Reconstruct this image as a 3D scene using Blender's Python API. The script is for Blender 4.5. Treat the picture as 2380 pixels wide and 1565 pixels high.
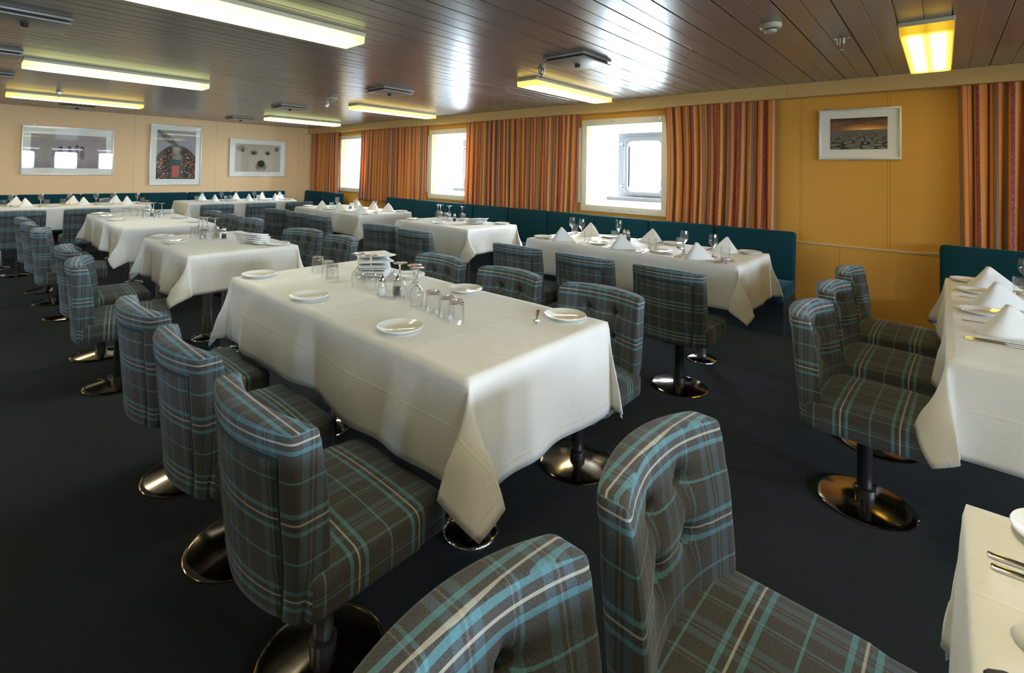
import bpy, math, random
from mathutils import Vector, Matrix, noise
random.seed(7)
for o in list(bpy.data.objects): bpy.data.objects.remove(o)
SC = bpy.context.scene
COL = SC.collection
PI = math.pi

# ------------------------------------------------------------------ camera
YAW, PITCH, ROLL, FPX, CX, CY = 0.741049231008055, -0.023220777904555498, -0.02044717525984527, 1136.67, 1152.27, 372.32
F = Vector((-math.sin(YAW), math.cos(YAW), 0)); R = Vector((math.cos(YAW), math.sin(YAW), 0)); D = Vector((0, 0, -1))
F2 = F*math.cos(PITCH)+D*math.sin(PITCH); D2 = -F*math.sin(PITCH)+D*math.cos(PITCH)
R3 = R*math.cos(ROLL)+D2*math.sin(ROLL); D3 = -R*math.sin(ROLL)+D2*math.cos(ROLL)
cd = bpy.data.cameras.new('camera'); cam = bpy.data.objects.new('camera', cd); COL.objects.link(cam)
M = Matrix((R3, -D3, -F2)).transposed().to_4x4(); M.translation = Vector((0, 0, 1.308)); cam.matrix_world = M
cd.sensor_width = 36; cd.lens = FPX/2380*36
cd.shift_x = (1190-CX)/2380; cd.shift_y = (CY-782.5)/2380
cd.clip_start = .02; cd.clip_end = 200
SC.camera = cam

# ------------------------------------------------------------------ world, exposure
SC.view_settings.view_transform = 'Standard'; SC.view_settings.look = 'None'
SC.view_settings.gamma = 1; SC.view_settings.use_curve_mapping = False
SC.view_settings.exposure = 1.46
SC.cycles.use_denoising = True
SC.cycles.max_bounces = 10; SC.cycles.transparent_max_bounces = 12; SC.cycles.transmission_bounces = 10
SC.cycles.sample_clamp_indirect = 4.0
w = bpy.data.worlds.new('overcast_sky'); SC.world = w; w.use_nodes = True
nt = w.node_tree; bg = nt.nodes['Background']
tc = nt.nodes.new('ShaderNodeTexCoord'); sx = nt.nodes.new('ShaderNodeSeparateXYZ'); rp = nt.nodes.new('ShaderNodeValToRGB')
nt.links.new(tc.outputs['Generated'], sx.inputs[0])
mr = nt.nodes.new('ShaderNodeMapRange'); mr.inputs[1].default_value = -1; mr.inputs[2].default_value = 1
nt.links.new(sx.outputs[2], mr.inputs[0]); nt.links.new(mr.outputs[0], rp.inputs[0])
e = rp.color_ramp.elements; e[0].position = .42; e[0].color = (.30, .38, .42, 1); e[1].position = .52; e[1].color = (.66, .82, 1.0, 1)
nt.links.new(rp.outputs[0], bg.inputs[0]); bg.inputs[1].default_value = 31.0

# ------------------------------------------------------------------ room constants
XF, YW, ZC = -10.0, 5.1, 2.138      # picture wall, window wall, ceiling
XE, YS = 5.0, -4.6                  # walls behind the camera
TZ = .75

# ------------------------------------------------------------------ material helpers
def srgb(*c):
    return tuple(((v/255)/12.92 if v/255 <= .04045 else ((v/255+.055)/1.055)**2.4) for v in c)
def newmat(name):
    m = bpy.data.materials.new(name); m.use_nodes = True
    return m, m.node_tree, m.node_tree.nodes['Principled BSDF']
def pmat(name, col, rough=.6, metal=0, spec=.5, **k):
    m, n, b = newmat(name)
    b.inputs['Base Color'].default_value = (*col, 1); b.inputs['Roughness'].default_value = rough
    b.inputs['Metallic'].default_value = metal; b.inputs['Specular IOR Level'].default_value = spec
    for a, v in k.items(): b.inputs[a.replace('_', ' ')].default_value = v
    return m
class G:
    """tiny node graph writer"""
    def __init__(s, t): s.t = t
    def n(s, k, **a):
        x = s.t.nodes.new('ShaderNode'+k)
        for q, v in a.items(): setattr(x, q, v)
        return x
    def set(s, inp, v):
        if isinstance(v, (int, float)): inp.default_value = v
        elif isinstance(v, tuple): inp.default_value = v if len(v) == len(inp.default_value) else (*v, 1)
        else: s.t.links.new(v, inp)
    def math(s, op, a, b=0.0, c=None):
        x = s.n('Math', operation=op); s.set(x.inputs[0], a); s.set(x.inputs[1], b)
        if c is not None: s.set(x.inputs[2], c)
        return x.outputs[0]
    def mix(s, f, a, b, mode='MIX'):
        x = s.n('Mix', data_type='RGBA', blend_type=mode); s.set(x.inputs[0], f)
        s.set(x.inputs[6], a); s.set(x.inputs[7], b); return x.outputs[2]
    def ramp(s, v, stops, interp='LINEAR'):
        x = s.n('ValToRGB'); x.color_ramp.interpolation = interp; el = x.color_ramp.elements
        while len(el) > 1: el.remove(el[-1])
        el[0].position = stops[0][0]; el[0].color = (*stops[0][1], 1)
        for p, c in stops[1:]:
            q = el.new(p); q.color = (*c, 1)
        s.set(x.inputs[0], v); return x.outputs[0]
    def uv(s):
        x = s.n('UVMap'); y = s.n('SeparateXYZ'); s.t.links.new(x.outputs[0], y.inputs[0]); return x.outputs[0], y.outputs[0], y.outputs[1]
    def obj(s):
        x = s.n('TexCoord'); y = s.n('SeparateXYZ'); s.t.links.new(x.outputs['Object'], y.inputs[0]); return x.outputs['Object'], y.outputs[0], y.outputs[1], y.outputs[2]
    def pos(s):
        x = s.n('NewGeometry'); y = s.n('SeparateXYZ'); s.t.links.new(x.outputs['Position'], y.inputs[0]); return x.outputs['Position'], y.outputs[0], y.outputs[1], y.outputs[2]
    def noise(s, vec, scale, detail=2, rough=.5):
        x = s.n('TexNoise'); x.inputs['Scale'].default_value = scale; x.inputs['Detail'].default_value = detail; x.inputs['Roughness'].default_value = rough
        s.t.links.new(vec, x.inputs['Vector']); return x.outputs['Fac']
    def bump(s, h, strength, dist, b):
        x = s.n('Bump'); x.inputs['Strength'].default_value = strength; x.inputs['Distance'].default_value = dist
        s.set(x.inputs['Height'], h); s.t.links.new(x.outputs[0], b.inputs['Normal'])
    def scalevec(s, vec, v):
        x = s.n('Mapping'); x.inputs['Scale'].default_value = v; s.t.links.new(vec, x.inputs[0]); return x.outputs[0]
    def blob(s, u, v, cx, cy, rx, ry, soft=.3):
        a = s.math('DIVIDE', s.math('SUBTRACT', u, cx), rx); b = s.math('DIVIDE', s.math('SUBTRACT', v, cy), ry)
        d = s.math('SQRT', s.math('ADD', s.math('MULTIPLY', a, a), s.math('MULTIPLY', b, b)))
        x = s.n('MapRange', interpolation_type='SMOOTHSTEP'); s.set(x.inputs[0], d)
        x.inputs[1].default_value = 1-soft; x.inputs[2].default_value = 1+soft; x.inputs[3].default_value = 1; x.inputs[4].default_value = 0
        return x.outputs[0]

def m_plaid():
    m, t, b = newmat('tartan_wool'); g = G(t); uvv, u, v = g.uv()
    P = .176
    base = (.072, .070, .062)
    Z = (0, 0, 0); T = (.026, .128, .160); C = (.30, .27, .22); t2 = (.015, .075, .085)
    st = [(0, Z), (.06, T), (.115, Z), (.185, C), (.212, Z), (.285, T), (.34, Z), (.70, T), (.728, Z)]
    fv = g.math('FRACT', g.math('DIVIDE', g.math('ADD', v, 7*P+.012), P))
    cv = g.ramp(fv, st, 'CONSTANT')
    W = (.055, .055, .060); B = (.014, .045, .065)
    st2 = [(0, Z), (.05, B), (.16, Z), (.20, W), (.225, Z), (.27, B), (.38, Z), (.62, t2), (.66, Z), (.70, W), (.715, Z)]
    fu = g.math('FRACT', g.math('DIVIDE', g.math('ADD', u, 7*.155+.04), .155))
    cu = g.ramp(fu, st2, 'CONSTANT')
    mel = g.ramp(g.noise(g.scalevec(uvv, (620, 260, 1)), 1.0, 3, .8), [(.30, (0, 0, 0)), (.70, (1, 1, 1))])
    basec = g.mix(mel, (.026, .027, .025), (.118, .110, .102))
    c = g.mix(1.0, basec, cv, 'ADD'); c = g.mix(1.0, c, cu, 'ADD')
    tw = g.math('SINE', g.math('MULTIPLY', g.math('ADD', u, v), 2*PI/.0034))
    tw = g.math('MULTIPLY_ADD', tw, .10, .95)
    cc = g.n('CombineColor'); [t.links.new(tw, cc.inputs[i]) for i in range(3)]
    c = g.mix(1.0, c, cc.outputs[0], 'MULTIPLY')
    t.links.new(c, b.inputs['Base Color']); b.inputs['Roughness'].default_value = .95
    b.inputs['Specular IOR Level'].default_value = .15
    b.inputs['Sheen Weight'].default_value = .22; b.inputs['Sheen Roughness'].default_value = .40; b.inputs['Sheen Tint'].default_value = (.8, .84, 1, 1)
    g.bump(mel, .25, .001, b)
    return m
def m_carpet():
    m, t, b = newmat('dark_carpet'); g = G(t); p, x, y, z = g.pos()
    n1 = g.noise(p, 260, 3, .7); n2 = g.noise(p, 2.2, 2)
    c = g.mix(n1, (.0008, .0020, .0024), (.0145, .0175, .0165)); c = g.mix(g.math('MULTIPLY', n2, .35), c, (.004, .008, .009))
    t.links.new(c, b.inputs['Base Color']); b.inputs['Roughness'].default_value = 1; b.inputs['Specular IOR Level'].default_value = .1
    b.inputs['Sheen Weight'].default_value = .06; b.inputs['Sheen Roughness'].default_value = .6
    g.bump(n1, .6, .004, b); return m
def m_wall(name, col, seams=(), axis=0):
    m, t, b = newmat(name); g = G(t); p, x, y, z = g.pos()
    n = g.noise(p, 420, 2, .7); n2 = g.noise(p, .8, 2)
    c = g.mix(g.math('MULTIPLY', n, .30), col, tuple(v*.72 for v in col)); c = g.mix(g.math('MULTIPLY', n2, .10), c, tuple(v*1.1 for v in col))
    for s in seams:
        a = x if axis == 0 else y
        f = g.math('COMPARE', a, s, .0018); c = g.mix(g.math('MULTIPLY', f, .6), c, tuple(v*.25 for v in col))
    t.links.new(c, b.inputs['Base Color']); b.inputs['Roughness'].default_value = .55; b.inputs['Specular IOR Level'].default_value = .3
    g.bump(n, .12, .001, b); return m
def m_ceiling():
    m, t, b = newmat('brushed_ceiling_plank'); g = G(t); p, x, y, z = g.pos()
    n = g.noise(g.scalevec(p, (3, 60, 1)), 1.0, 2, .5); n2 = g.noise(g.scalevec(p, (9.4, .7, 1)), 1.0, 1)
    c = g.mix(n2, (.27, .232, .212), (.31, .268, .245))
    t.links.new(c, b.inputs['Base Color']); b.inputs['Metallic'].default_value = .25
    b.inputs['Specular IOR Level'].default_value = .75
    t.links.new(g.math('MULTIPLY_ADD', n2, .10, .20), b.inputs['Roughness'])
    g.bump(n, .10, .002, b); return m
def m_linen():
    m, t, b = newmat('white_linen'); g = G(t); p, x, y, z = g.pos()
    n = g.noise(p, 900, 2, .7); n2 = g.noise(g.scalevec(p, (7, 7, 3)), 1.0, 4, .6); n3 = g.noise(p, 26, 3, .6)
    c = g.mix(g.math('MULTIPLY', n2, .35), (.74, .72, .68), (.62, .60, .57))
    t.links.new(c, b.inputs['Base Color']); b.inputs['Roughness'].default_value = .85; b.inputs['Specular IOR Level'].default_value = .25
    b.inputs['Sheen Weight'].default_value = .15
    uvv, u_, v_ = g.uv(); rid = None
    for q_, per, off_ in ((u_, .56, .28), (v_, .50, .25)):
        f_ = g.math('ABSOLUTE', g.math('SUBTRACT', g.math('FRACT', g.math('DIVIDE', g.math('ADD', q_, per*10+off_), per)), .5))
        r_ = g.math('MULTIPLY', g.math('MAXIMUM', g.math('SUBTRACT', 1.0, g.math('DIVIDE', f_, .011)), 0.0), .55)
        rid = r_ if rid is None else g.math('MAXIMUM', rid, r_)
    n2 = g.math('ADD', n2, g.math('MULTIPLY', rid, .22))
    h = g.math('ADD', g.math('MULTIPLY', n2, 1.0), g.math('ADD', g.math('MULTIPLY', n3, .22), g.math('MULTIPLY', n, .05)))
    g.bump(h, .45, .012, b); return m
def m_bench():
    m, t, b = newmat('teal_wool'); g = G(t); p, x, y, z = g.pos(); n = g.noise(p, 700, 2, .7)
    c = g.mix(n, (.001, .024, .034), (.004, .054, .070)); t.links.new(c, b.inputs['Base Color'])
    b.inputs['Roughness'].default_value = .9; b.inputs['Specular IOR Level'].default_value = .2
    b.inputs['Sheen Weight'].default_value = .22; b.inputs['Sheen Roughness'].default_value = .35; b.inputs['Sheen Tint'].default_value = (.35, .75, 1, 1)
    g.bump(n, .2, .001, b); return m
def m_curtain():
    m, t, b = newmat('striped_curtain'); g = G(t); uvv, u, v = g.uv()
    wob = g.math('MULTIPLY', g.noise(g.scalevec(uvv, (1, 40, 1)), 1.0, 1), .004)
    f = g.math('FRACT', g.math('DIVIDE', g.math('ADD', g.math('ADD', u, wob), 9.0), .37))
    O = (.76, .27, .055); O2 = (.82, .36, .10); TN = (.52, .34, .17); CR = (.40, .045, .035); PU = (.22, .06, .08); GR = (.36, .27, .17)
    c = g.ramp(f, [(0, O), (.13, PU), (.145, CR), (.21, PU), (.225, O2), (.33, CR), (.34, TN), (.44, CR), (.45, O), (.56, PU), (.575, O2), (.66, CR), (.665, GR), (.75, PU), (.765, O), (.84, CR), (.90, PU), (.915, O2)], 'CONSTANT')
    n = g.noise(g.scalevec(uvv, (420, 260, 1)), 1.0, 3, .8)
    isT = g.ramp(f, [(0, (0, 0, 0)), (.34, (1, 1, 1)), (.44, (0, 0, 0)), (.665, (1, 1, 1)), (.75, (0, 0, 0))], 'CONSTANT')
    isC = g.ramp(f, [(0, (0, 0, 0)), (.145, (1, 1, 1)), (.21, (0, 0, 0)), (.84, (1, 1, 1)), (.90, (0, 0, 0))], 'CONSTANT')
    sq = g.noise(g.scalevec(uvv, (160, 46, 1)), 1.0, 2, .5)
    sqf = g.ramp(sq, [(0, (0, 0, 0)), (.52, (0, 0, 0)), (.55, (1, 1, 1))])
    c = g.mix(g.math('MULTIPLY', sqf, g.math('MULTIPLY', isC, .75)), c, (.30, .24, .24))
    c = g.mix(g.math('MULTIPLY', g.math('MULTIPLY', n, isT), .9), c, (.12, .075, .05))
    t.links.new(c, b.inputs['Base Color']); b.inputs['Roughness'].default_value = .75; b.inputs['Specular IOR Level'].default_value = .2
    b.inputs['Sheen Weight'].default_value = .2
    tr = g.n('BsdfTranslucent'); t.links.new(c, tr.inputs[0]); ms = g.n('MixShader'); ms.inputs[0].default_value = .28
    t.links.new(b.outputs[0], ms.inputs[1]); t.links.new(tr.outputs[0], ms.inputs[2]); t.links.new(ms.outputs[0], t.nodes['Material Output'].inputs[0])
    return m
def m_glass(name='clear_glass', thin=False, solid=.05):
    m = bpy.data.materials.new(name); m.use_nodes = True; t = m.node_tree; g = G(t); t.nodes.remove(t.nodes['Principled BSDF'])
    out = t.nodes['Material Output']
    tr = g.n('BsdfTransparent'); gl = g.n('BsdfGlossy'); gl.inputs['Roughness'].default_value = .02
    if thin:
        tr.inputs[0].default_value = (.985, .99, .99, 1)
        lw = g.n('LayerWeight'); lw.inputs[0].default_value = .5; ms = g.n('MixShader'); t.links.new(g.math('MULTIPLY_ADD', g.math('POWER', lw.outputs['Facing'], 5.0), .5, .025), ms.inputs[0])
        t.links.new(tr.outputs[0], ms.inputs[1]); t.links.new(gl.outputs[0], ms.inputs[2])
    else:
        rf = g.n('BsdfGlass'); rf.inputs['IOR'].default_value = 1.46; rf.inputs['Roughness'].default_value = 0
        tr.inputs[0].default_value = (.985, .99, .99, 1)
        lw = g.n('LayerWeight'); lw.inputs[0].default_value = .5; m1 = g.n('MixShader'); t.links.new(g.math('MULTIPLY_ADD', g.math('POWER', lw.outputs['Facing'], 4.0), .55, .05), m1.inputs[0])
        t.links.new(tr.outputs[0], m1.inputs[1]); t.links.new(gl.outputs[0], m1.inputs[2])
        ms = g.n('MixShader'); ms.inputs[0].default_value = solid; t.links.new(m1.outputs[0], ms.inputs[1]); t.links.new(rf.outputs[0], ms.inputs[2])
    t.links.new(ms.outputs[0], out.inputs[0]); return m
def m_lamp(name, edge, core, strength):
    m = bpy.data.materials.new(name); m.use_nodes = True; t = m.node_tree; g = G(t); t.nodes.remove(t.nodes['Principled BSDF'])
    p, x, y, z = g.obj()
    h1 = g.blob(x, 0.0, -.047, 0, .040, 1, .85); h2 = g.blob(x, 0.0, .047, 0, .040, 1, .85)
    ends = g.blob(0.0, y, 0, 0, 1, .60, .12)
    f = g.math('MULTIPLY', g.math('MAXIMUM', h1, h2), ends)
    em = g.n('Emission'); t.links.new(g.mix(f, edge, core), em.inputs[0]); t.links.new(g.math('MULTIPLY_ADD', g.math('POWER', f, 1.6), strength*1.5, strength*.11), em.inputs[1])
    t.links.new(em.outputs[0], t.nodes['Material Output'].inputs[0]); return m

MAT = dict(
 solid=m_glass('thick_clear_glass', False, .70),
 plaid=m_plaid(), carpet=m_carpet(), linen=m_linen(), bench=m_bench(), curtain=m_curtain(), ceiling=m_ceiling(),
 wallw=m_wall('tan_wall_panel', (.66, .325, .048), (-.950, -.934, -.336, -.318), 0),
 dado=m_wall('tan_lower_panel', (.66, .335, .06), (-.652,), 0),
 wallf=m_wall('cream_wall_panel', (.84, .57, .31), (4.78, 3.2, 1.95, .35), 1),
 wallb=m_wall('plain_wall_panel', (.40, .30, .17)),
 valance=m_wall('tan_valance_board', (.66, .42, .15), (-8.5, -6.05, -3.63, -1.03, 1.4), 0),
 glass=m_glass(), pane=m_glass('window_pane', True),
 china=pmat('glazed_china', (.80, .79, .76), .12, 0, .6, Coat_Weight=.4),
 chrome=pmat('polished_steel', (.62, .60, .57), .10, 1), steel=pmat('brushed_steel', (.50, .49, .47), .28, 1),
 bronze=pmat('polished_base_metal', (.50, .42, .32), .13, 1), cutlery=pmat('cutlery_steel', (.66, .63, .58), .13, 1),
 black=pmat('black_lacquer', (.012, .012, .014), .35), darkbase=pmat('dark_plinth', (.010, .018, .022), .7),
 button=pmat('dark_teal_button', (.010, .040, .050), .7),
 white=pmat('white_enamel', (.36, .365, .37), .45), offwhite=pmat('cream_enamel_frame', (.72, .66, .52), .40),
 beige=pmat('beige_plastic', (.50, .44, .32), .5), dark=pmat('dark_slot', (.01, .01, .01), .6),
 frame=pmat('silver_picture_frame', (.66, .64, .60), .30, .3), mount=pmat('white_mount_board', (.86, .83, .76), .8),
 under=pmat('table_board', (.10, .07, .05), .6), salt=pmat('white_salt', (.85, .85, .83), .9),
 pepper=pmat('ground_pepper', (.035, .022, .015), .9), red=pmat('red_bulb', (.6, .02, .01), .2),
 vent=pmat('vent_plate', (.33, .30, .27), .35, .2, .6), trim=pmat('pale_dado_strip', (.60, .50, .33), .4),
 yellow=pmat('pale_yellow_plastic', (.62, .50, .10), .5),
 lampY=m_lamp('yellow_tube_light', (1.0, .72, .13), (1.0, .92, .62), 6.0),
 lampG=m_lamp('greenish_tube_light', (.88, .95, .36), (1.0, 1.0, .84), 5.2),
 lampD=m_lamp('deep_yellow_tube_light', (1.0, .58, .03), (1.0, .74, .14), 2.4),
 lampbody=pmat('lamp_housing', (.62, .58, .42), .4),
)

# ------------------------------------------------------------------ object helpers
def tag(o, label=None, cat=None, group=None, kind=None):
    for k, v in (('label', label), ('category', cat), ('group', group), ('kind', kind)):
        if v: o[k] = v
    return o
def empty(name, loc=(0, 0, 0), rz=0, label=None, cat=None, group=None, kind=None, parent=None):
    o = bpy.data.objects.new(name, None); COL.objects.link(o); o.location = loc; o.rotation_euler = (0, 0, rz)
    o.empty_display_size = .05
    if parent: o.parent = parent
    return tag(o, label, cat, group, kind)
def boxuv(me, swap=False, off=(0, 0)):
    uvl = me.uv_layers.new(name='UVMap')
    for p in me.polygons:
        n = p.normal; a = (abs(n.x), abs(n.y), abs(n.z)); k = a.index(max(a))
        for li in p.loop_indices:
            c = me.vertices[me.loops[li].vertex_index].co
            if k == 2: uv = (c.x, c.y+.07) if swap else (c.x, c.z+c.y*1.0)
            elif k == 1: uv = (c.x, c.z)
            else: uv = (c.z, c.y+.07) if swap else (c.y, c.z)
            uvl.data[li].uv = (uv[0]+off[0], uv[1]+off[1])
def mesh(name, vs, fs, mat, parent=None, smooth=True, loc=None, rz=0, uv=None, swap=False, angle=None):
    me = bpy.data.meshes.new(name); me.from_pydata([tuple(v) for v in vs], [], fs); me.update()
    me.materials.append(mat)
    if smooth:
        me.polygons.foreach_set('use_smooth', [True]*len(me.polygons))
    if uv == 'box': boxuv(me, swap)
    elif uv:
        l = me.uv_layers.new(name='UVMap')
        for p in me.polygons:
            for li in p.loop_indices: l.data[li].uv = uv[me.loops[li].vertex_index]
    if angle and smooth: me.set_sharp_from_angle(angle=math.radians(angle))
    o = bpy.data.objects.new(name, me); COL.objects.link(o)
    if parent: o.parent = parent
    if loc: o.location = loc
    o.rotation_euler = (0, 0, rz)
    return o
class MB:
    """collects simple pieces of one part"""
    def __init__(s): s.v = []; s.f = []
    def add(s, vs, fs):
        k = len(s.v); s.v += [tuple(v) for v in vs]; s.f += [tuple(i+k for i in f) for f in fs]; return s
    def box(s, x0, x1, y0, y1, z0, z1):
        return s.add([(x0,y0,z0),(x1,y0,z0),(x1,y1,z0),(x0,y1,z0),(x0,y0,z1),(x1,y0,z1),(x1,y1,z1),(x0,y1,z1)],
                     [(0,3,2,1),(4,5,6,7),(0,1,5,4),(1,2,6,5),(2,3,7,6),(3,0,4,7)])
    def rbox(s, x0, x1, y0, y1, z0, z1, r, n=(4, 4, 4), fn=None):
        vs, fs = rbox_data(x1-x0, y1-y0, z1-z0, r, n); c = ((x0+x1)/2, (y0+y1)/2, (z0+z1)/2)
        vs = [(v[0]+c[0], v[1]+c[1], v[2]+c[2]) for v in vs]
        if fn: vs = [fn(*v) for v in vs]
        return s.add(vs, fs)
    def lathe(s, prof, seg=32, c=(0, 0, 0), sx=1, sy=1):
        vs = []; fs = []; n = len(prof)
        for i in range(seg):
            a = 2*PI*i/seg
            for r_, z in prof: vs.append((c[0]+r_*math.cos(a)*sx, c[1]+r_*math.sin(a)*sy, c[2]+z))
        for i in range(seg):
            j = (i+1) % seg
            for k in range(n-1):
                a, b, c_, d = i*n+k, j*n+k, j*n+k+1, i*n+k+1
                if prof[k][0] < 1e-6: fs.append((a, c_, d))
                elif prof[k+1][0] < 1e-6: fs.append((a, b, c_))
                else: fs.append((a, b, c_, d))
        return s.add(vs, fs)
    def tube(s, pts, r, seg=8, cap=True):
        pts = [Vector(p) for p in pts]; k = len(s.v); rr = r if isinstance(r, (list, tuple)) else [r]*len(pts)
        vs = []; up = Vector((0, 0, 1))
        for i, p in enumerate(pts):
            d = (pts[min(i+1, len(pts)-1)]-pts[max(i-1, 0)]).normalized()
            a = d.cross(up if abs(d.z) < .95 else Vector((1, 0, 0))).normalized(); b = a.cross(d)
            for q in range(seg):
                t = 2*PI*q/seg; vs.append(p+a*math.cos(t)*rr[i]+b*math.sin(t)*rr[i])
        fs = []
        for i in range(len(pts)-1):
            for q in range(seg):
                w_ = (q+1) % seg; fs.append((i*seg+q, i*seg+w_, (i+1)*seg+w_, (i+1)*seg+q))
        if cap:
            fs.append(tuple(range(seg))[::-1]); fs.append(tuple((len(pts)-1)*seg+q for q in range(seg)))
        return s.add(vs, fs)
    def build(s, name, mat, parent=None, smooth=False, **k):
        return mesh(name, s.v, s.f, mat, parent, smooth, **k)
def axisco(L, r, n):
    h = L/2
    if r <= 0: return [-h+L*i/n for i in range(n+1)]
    a = [-h, -h+r*.12, -h+r*.4, -h+r]; inner = [-h+r+(L-2*r)*i/n for i in range(1, n)]
    return a+inner+[h-r, h-r*.4, h-r*.12, h]
def rbox_data(W, Dp, H, r, n):
    r = min(r, W/2.01, Dp/2.01, H/2.01)
    ax = [axisco(W, r, n[0]), axisco(Dp, r, n[1]), axisco(H, r, n[2])]
    L = (W, Dp, H); idx = {}; vs = []; fs = []
    def vert(i, j, k):
        key = (i, j, k)
        if key not in idx:
            p = [ax[0][i], ax[1][j], ax[2][k]]
            q = [max(-L[m]/2+r, min(L[m]/2-r, p[m])) for m in range(3)]
            d = Vector(p)-Vector(q)
            if d.length > 1e-9: d = d.normalized()*r
            idx[key] = len(vs); vs.append(tuple(Vector(q)+d))
        return idx[key]
    nx, ny, nz = len(ax[0])-1, len(ax[1])-1, len(ax[2])-1
    for i in range(nx):
        for j in range(ny):
            fs.append((vert(i,j,0), vert(i,j+1,0), vert(i+1,j+1,0), vert(i+1,j,0)))
            fs.append((vert(i,j,nz), vert(i+1,j,nz), vert(i+1,j+1,nz), vert(i,j+1,nz)))
        for k in range(nz):
            fs.append((vert(i,0,k), vert(i+1,0,k), vert(i+1,0,k+1), vert(i,0,k+1)))
            fs.append((vert(i,ny,k), vert(i,ny,k+1), vert(i+1,ny,k+1), vert(i+1,ny,k)))
    for j in range(ny):
        for k in range(nz):
            fs.append((vert(0,j,k), vert(0,j,k+1), vert(0,j+1,k+1), vert(0,j+1,k)))
            fs.append((vert(nx,j,k), vert(nx,j+1,k), vert(nx,j+1,k+1), vert(nx,j,k+1)))
    return vs, fs
KIDS = {}
def dup(o, loc=None, rz=None, parent=None, label=None, group=None):
    c = o.copy(); COL.objects.link(c)
    if parent: c.parent = parent
    if loc is not None: c.location = loc
    if rz is not None: c.rotation_euler = (0, 0, rz)
    if label: c['label'] = label
    if group: c['group'] = group
    for ch in [q for q in o.children]: dup(ch, parent=c)
    return c
USED = set()
def place(proto, loc, rz, label, group=None):
    if proto.name in USED: return dup(proto, loc, rz, None, label, group)
    USED.add(proto.name); proto.location = loc; proto.rotation_euler = (0, 0, rz); proto['label'] = label
    if group: proto['group'] = group
    return proto

# ------------------------------------------------------------------ room shell
def struct(name, mb, mat, smooth=False, **k):
    o = mb.build(name, mat, None, smooth, **k); o['kind'] = 'structure'; return o
struct('floor', MB().box(XF-.2, XE+.2, YS-.2, YW+.2, -.1, 0), MAT['carpet'])
mb = MB(); P = .2115; x = .035-P*52
mb.box(XF-.2, XE+.2, YS-.2, YW+.9, ZC+.012, ZC+.06)
while x < XE+.1:
    for (a, b) in ((x+.0028, x+P*.5-.0002), (x+P*.5+.0002, x+P-.0028)):
        # shallow V-edged plank
        zt = ZC+.0; e_ = .0025
        mb.add([(a,YS,zt+e_),(a+e_,YS,zt),(b-e_,YS,zt),(b,YS,zt+e_),(a,YW,zt+e_),(a+e_,YW,zt),(b-e_,YW,zt),(b,YW,zt+e_),(a,YS,zt+.02),(b,YS,zt+.02),(a,YW,zt+.02),(b,YW,zt+.02)],
               [(0,1,5,4),(1,2,6,5),(2,3,7,6),(8,0,4,10),(3,9,11,7)])
    x += P
struct('ceiling', mb, MAT['ceiling'])
struct('wall_left', MB().box(XF-.1, XF, YS-.1, YW+.1, 0, ZC+.05), MAT['wallf'])
WZ0, WZ1, WW = .86, 1.95, 1.08                     # window frame bottom, top, width
WX = [-8.87, -6.11, -3.24, .72, 3.55]               # frame left edges on the window wall
def wall_with_holes(name, holes, z0, z1, a0, a1, place_fn, mat):
    mb = MB(); cur = a0
    for h in sorted(holes):
        h0, h1 = h+.07, h+WW-.07
        place_fn(mb, cur, h0, 0, ZC+.05); place_fn(mb, h0, h1, 0, z0+.07); place_fn(mb, h0, h1, z1-.07, ZC+.05); cur = h1
    place_fn(mb, cur, a1, 0, ZC+.05)
    return struct(name, mb, mat)
wall_with_holes('wall_right', WX, WZ0, WZ1, XF-.1, XE+.1, lambda m, a, b, c, d: m.box(a, b, YW, YW+.06, c, d), MAT['wallw'])
BX = [-1.9, -.5, 1.0, 2.25, 3.6]                               # unseen windows behind the camera; some added and glass enlarged for more daylight
wall_with_holes('wall_front', BX, WZ0, WZ1, YS-.1, YW+.1, lambda m, a, b, c, d: m.box(XE, XE+.06, a, b, c, d), MAT['wallb'])
BK = [-6.2]  # unseen window added on the aisle side for fill daylight
wall_with_holes('wall_back', BK, WZ0, WZ1, XF-.1, XE+.1, lambda m, a, b, c, d: m.box(a, b, YS-.06, YS, c, d), MAT['wallb'])
struct('trim_1', MB().box(XF, XE, YW-.13, YW, 2.02, ZC+.003), MAT['valance'])
struct('trim_2', MB().box(-.98, .02, YW-.010, YW+.001, 0, .728), MAT['dado'])
struct('trim_3', MB().rbox(-.98, .02, YW-.020, YW+.001, .727, .739, .004), MAT['trim'], True)

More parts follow.
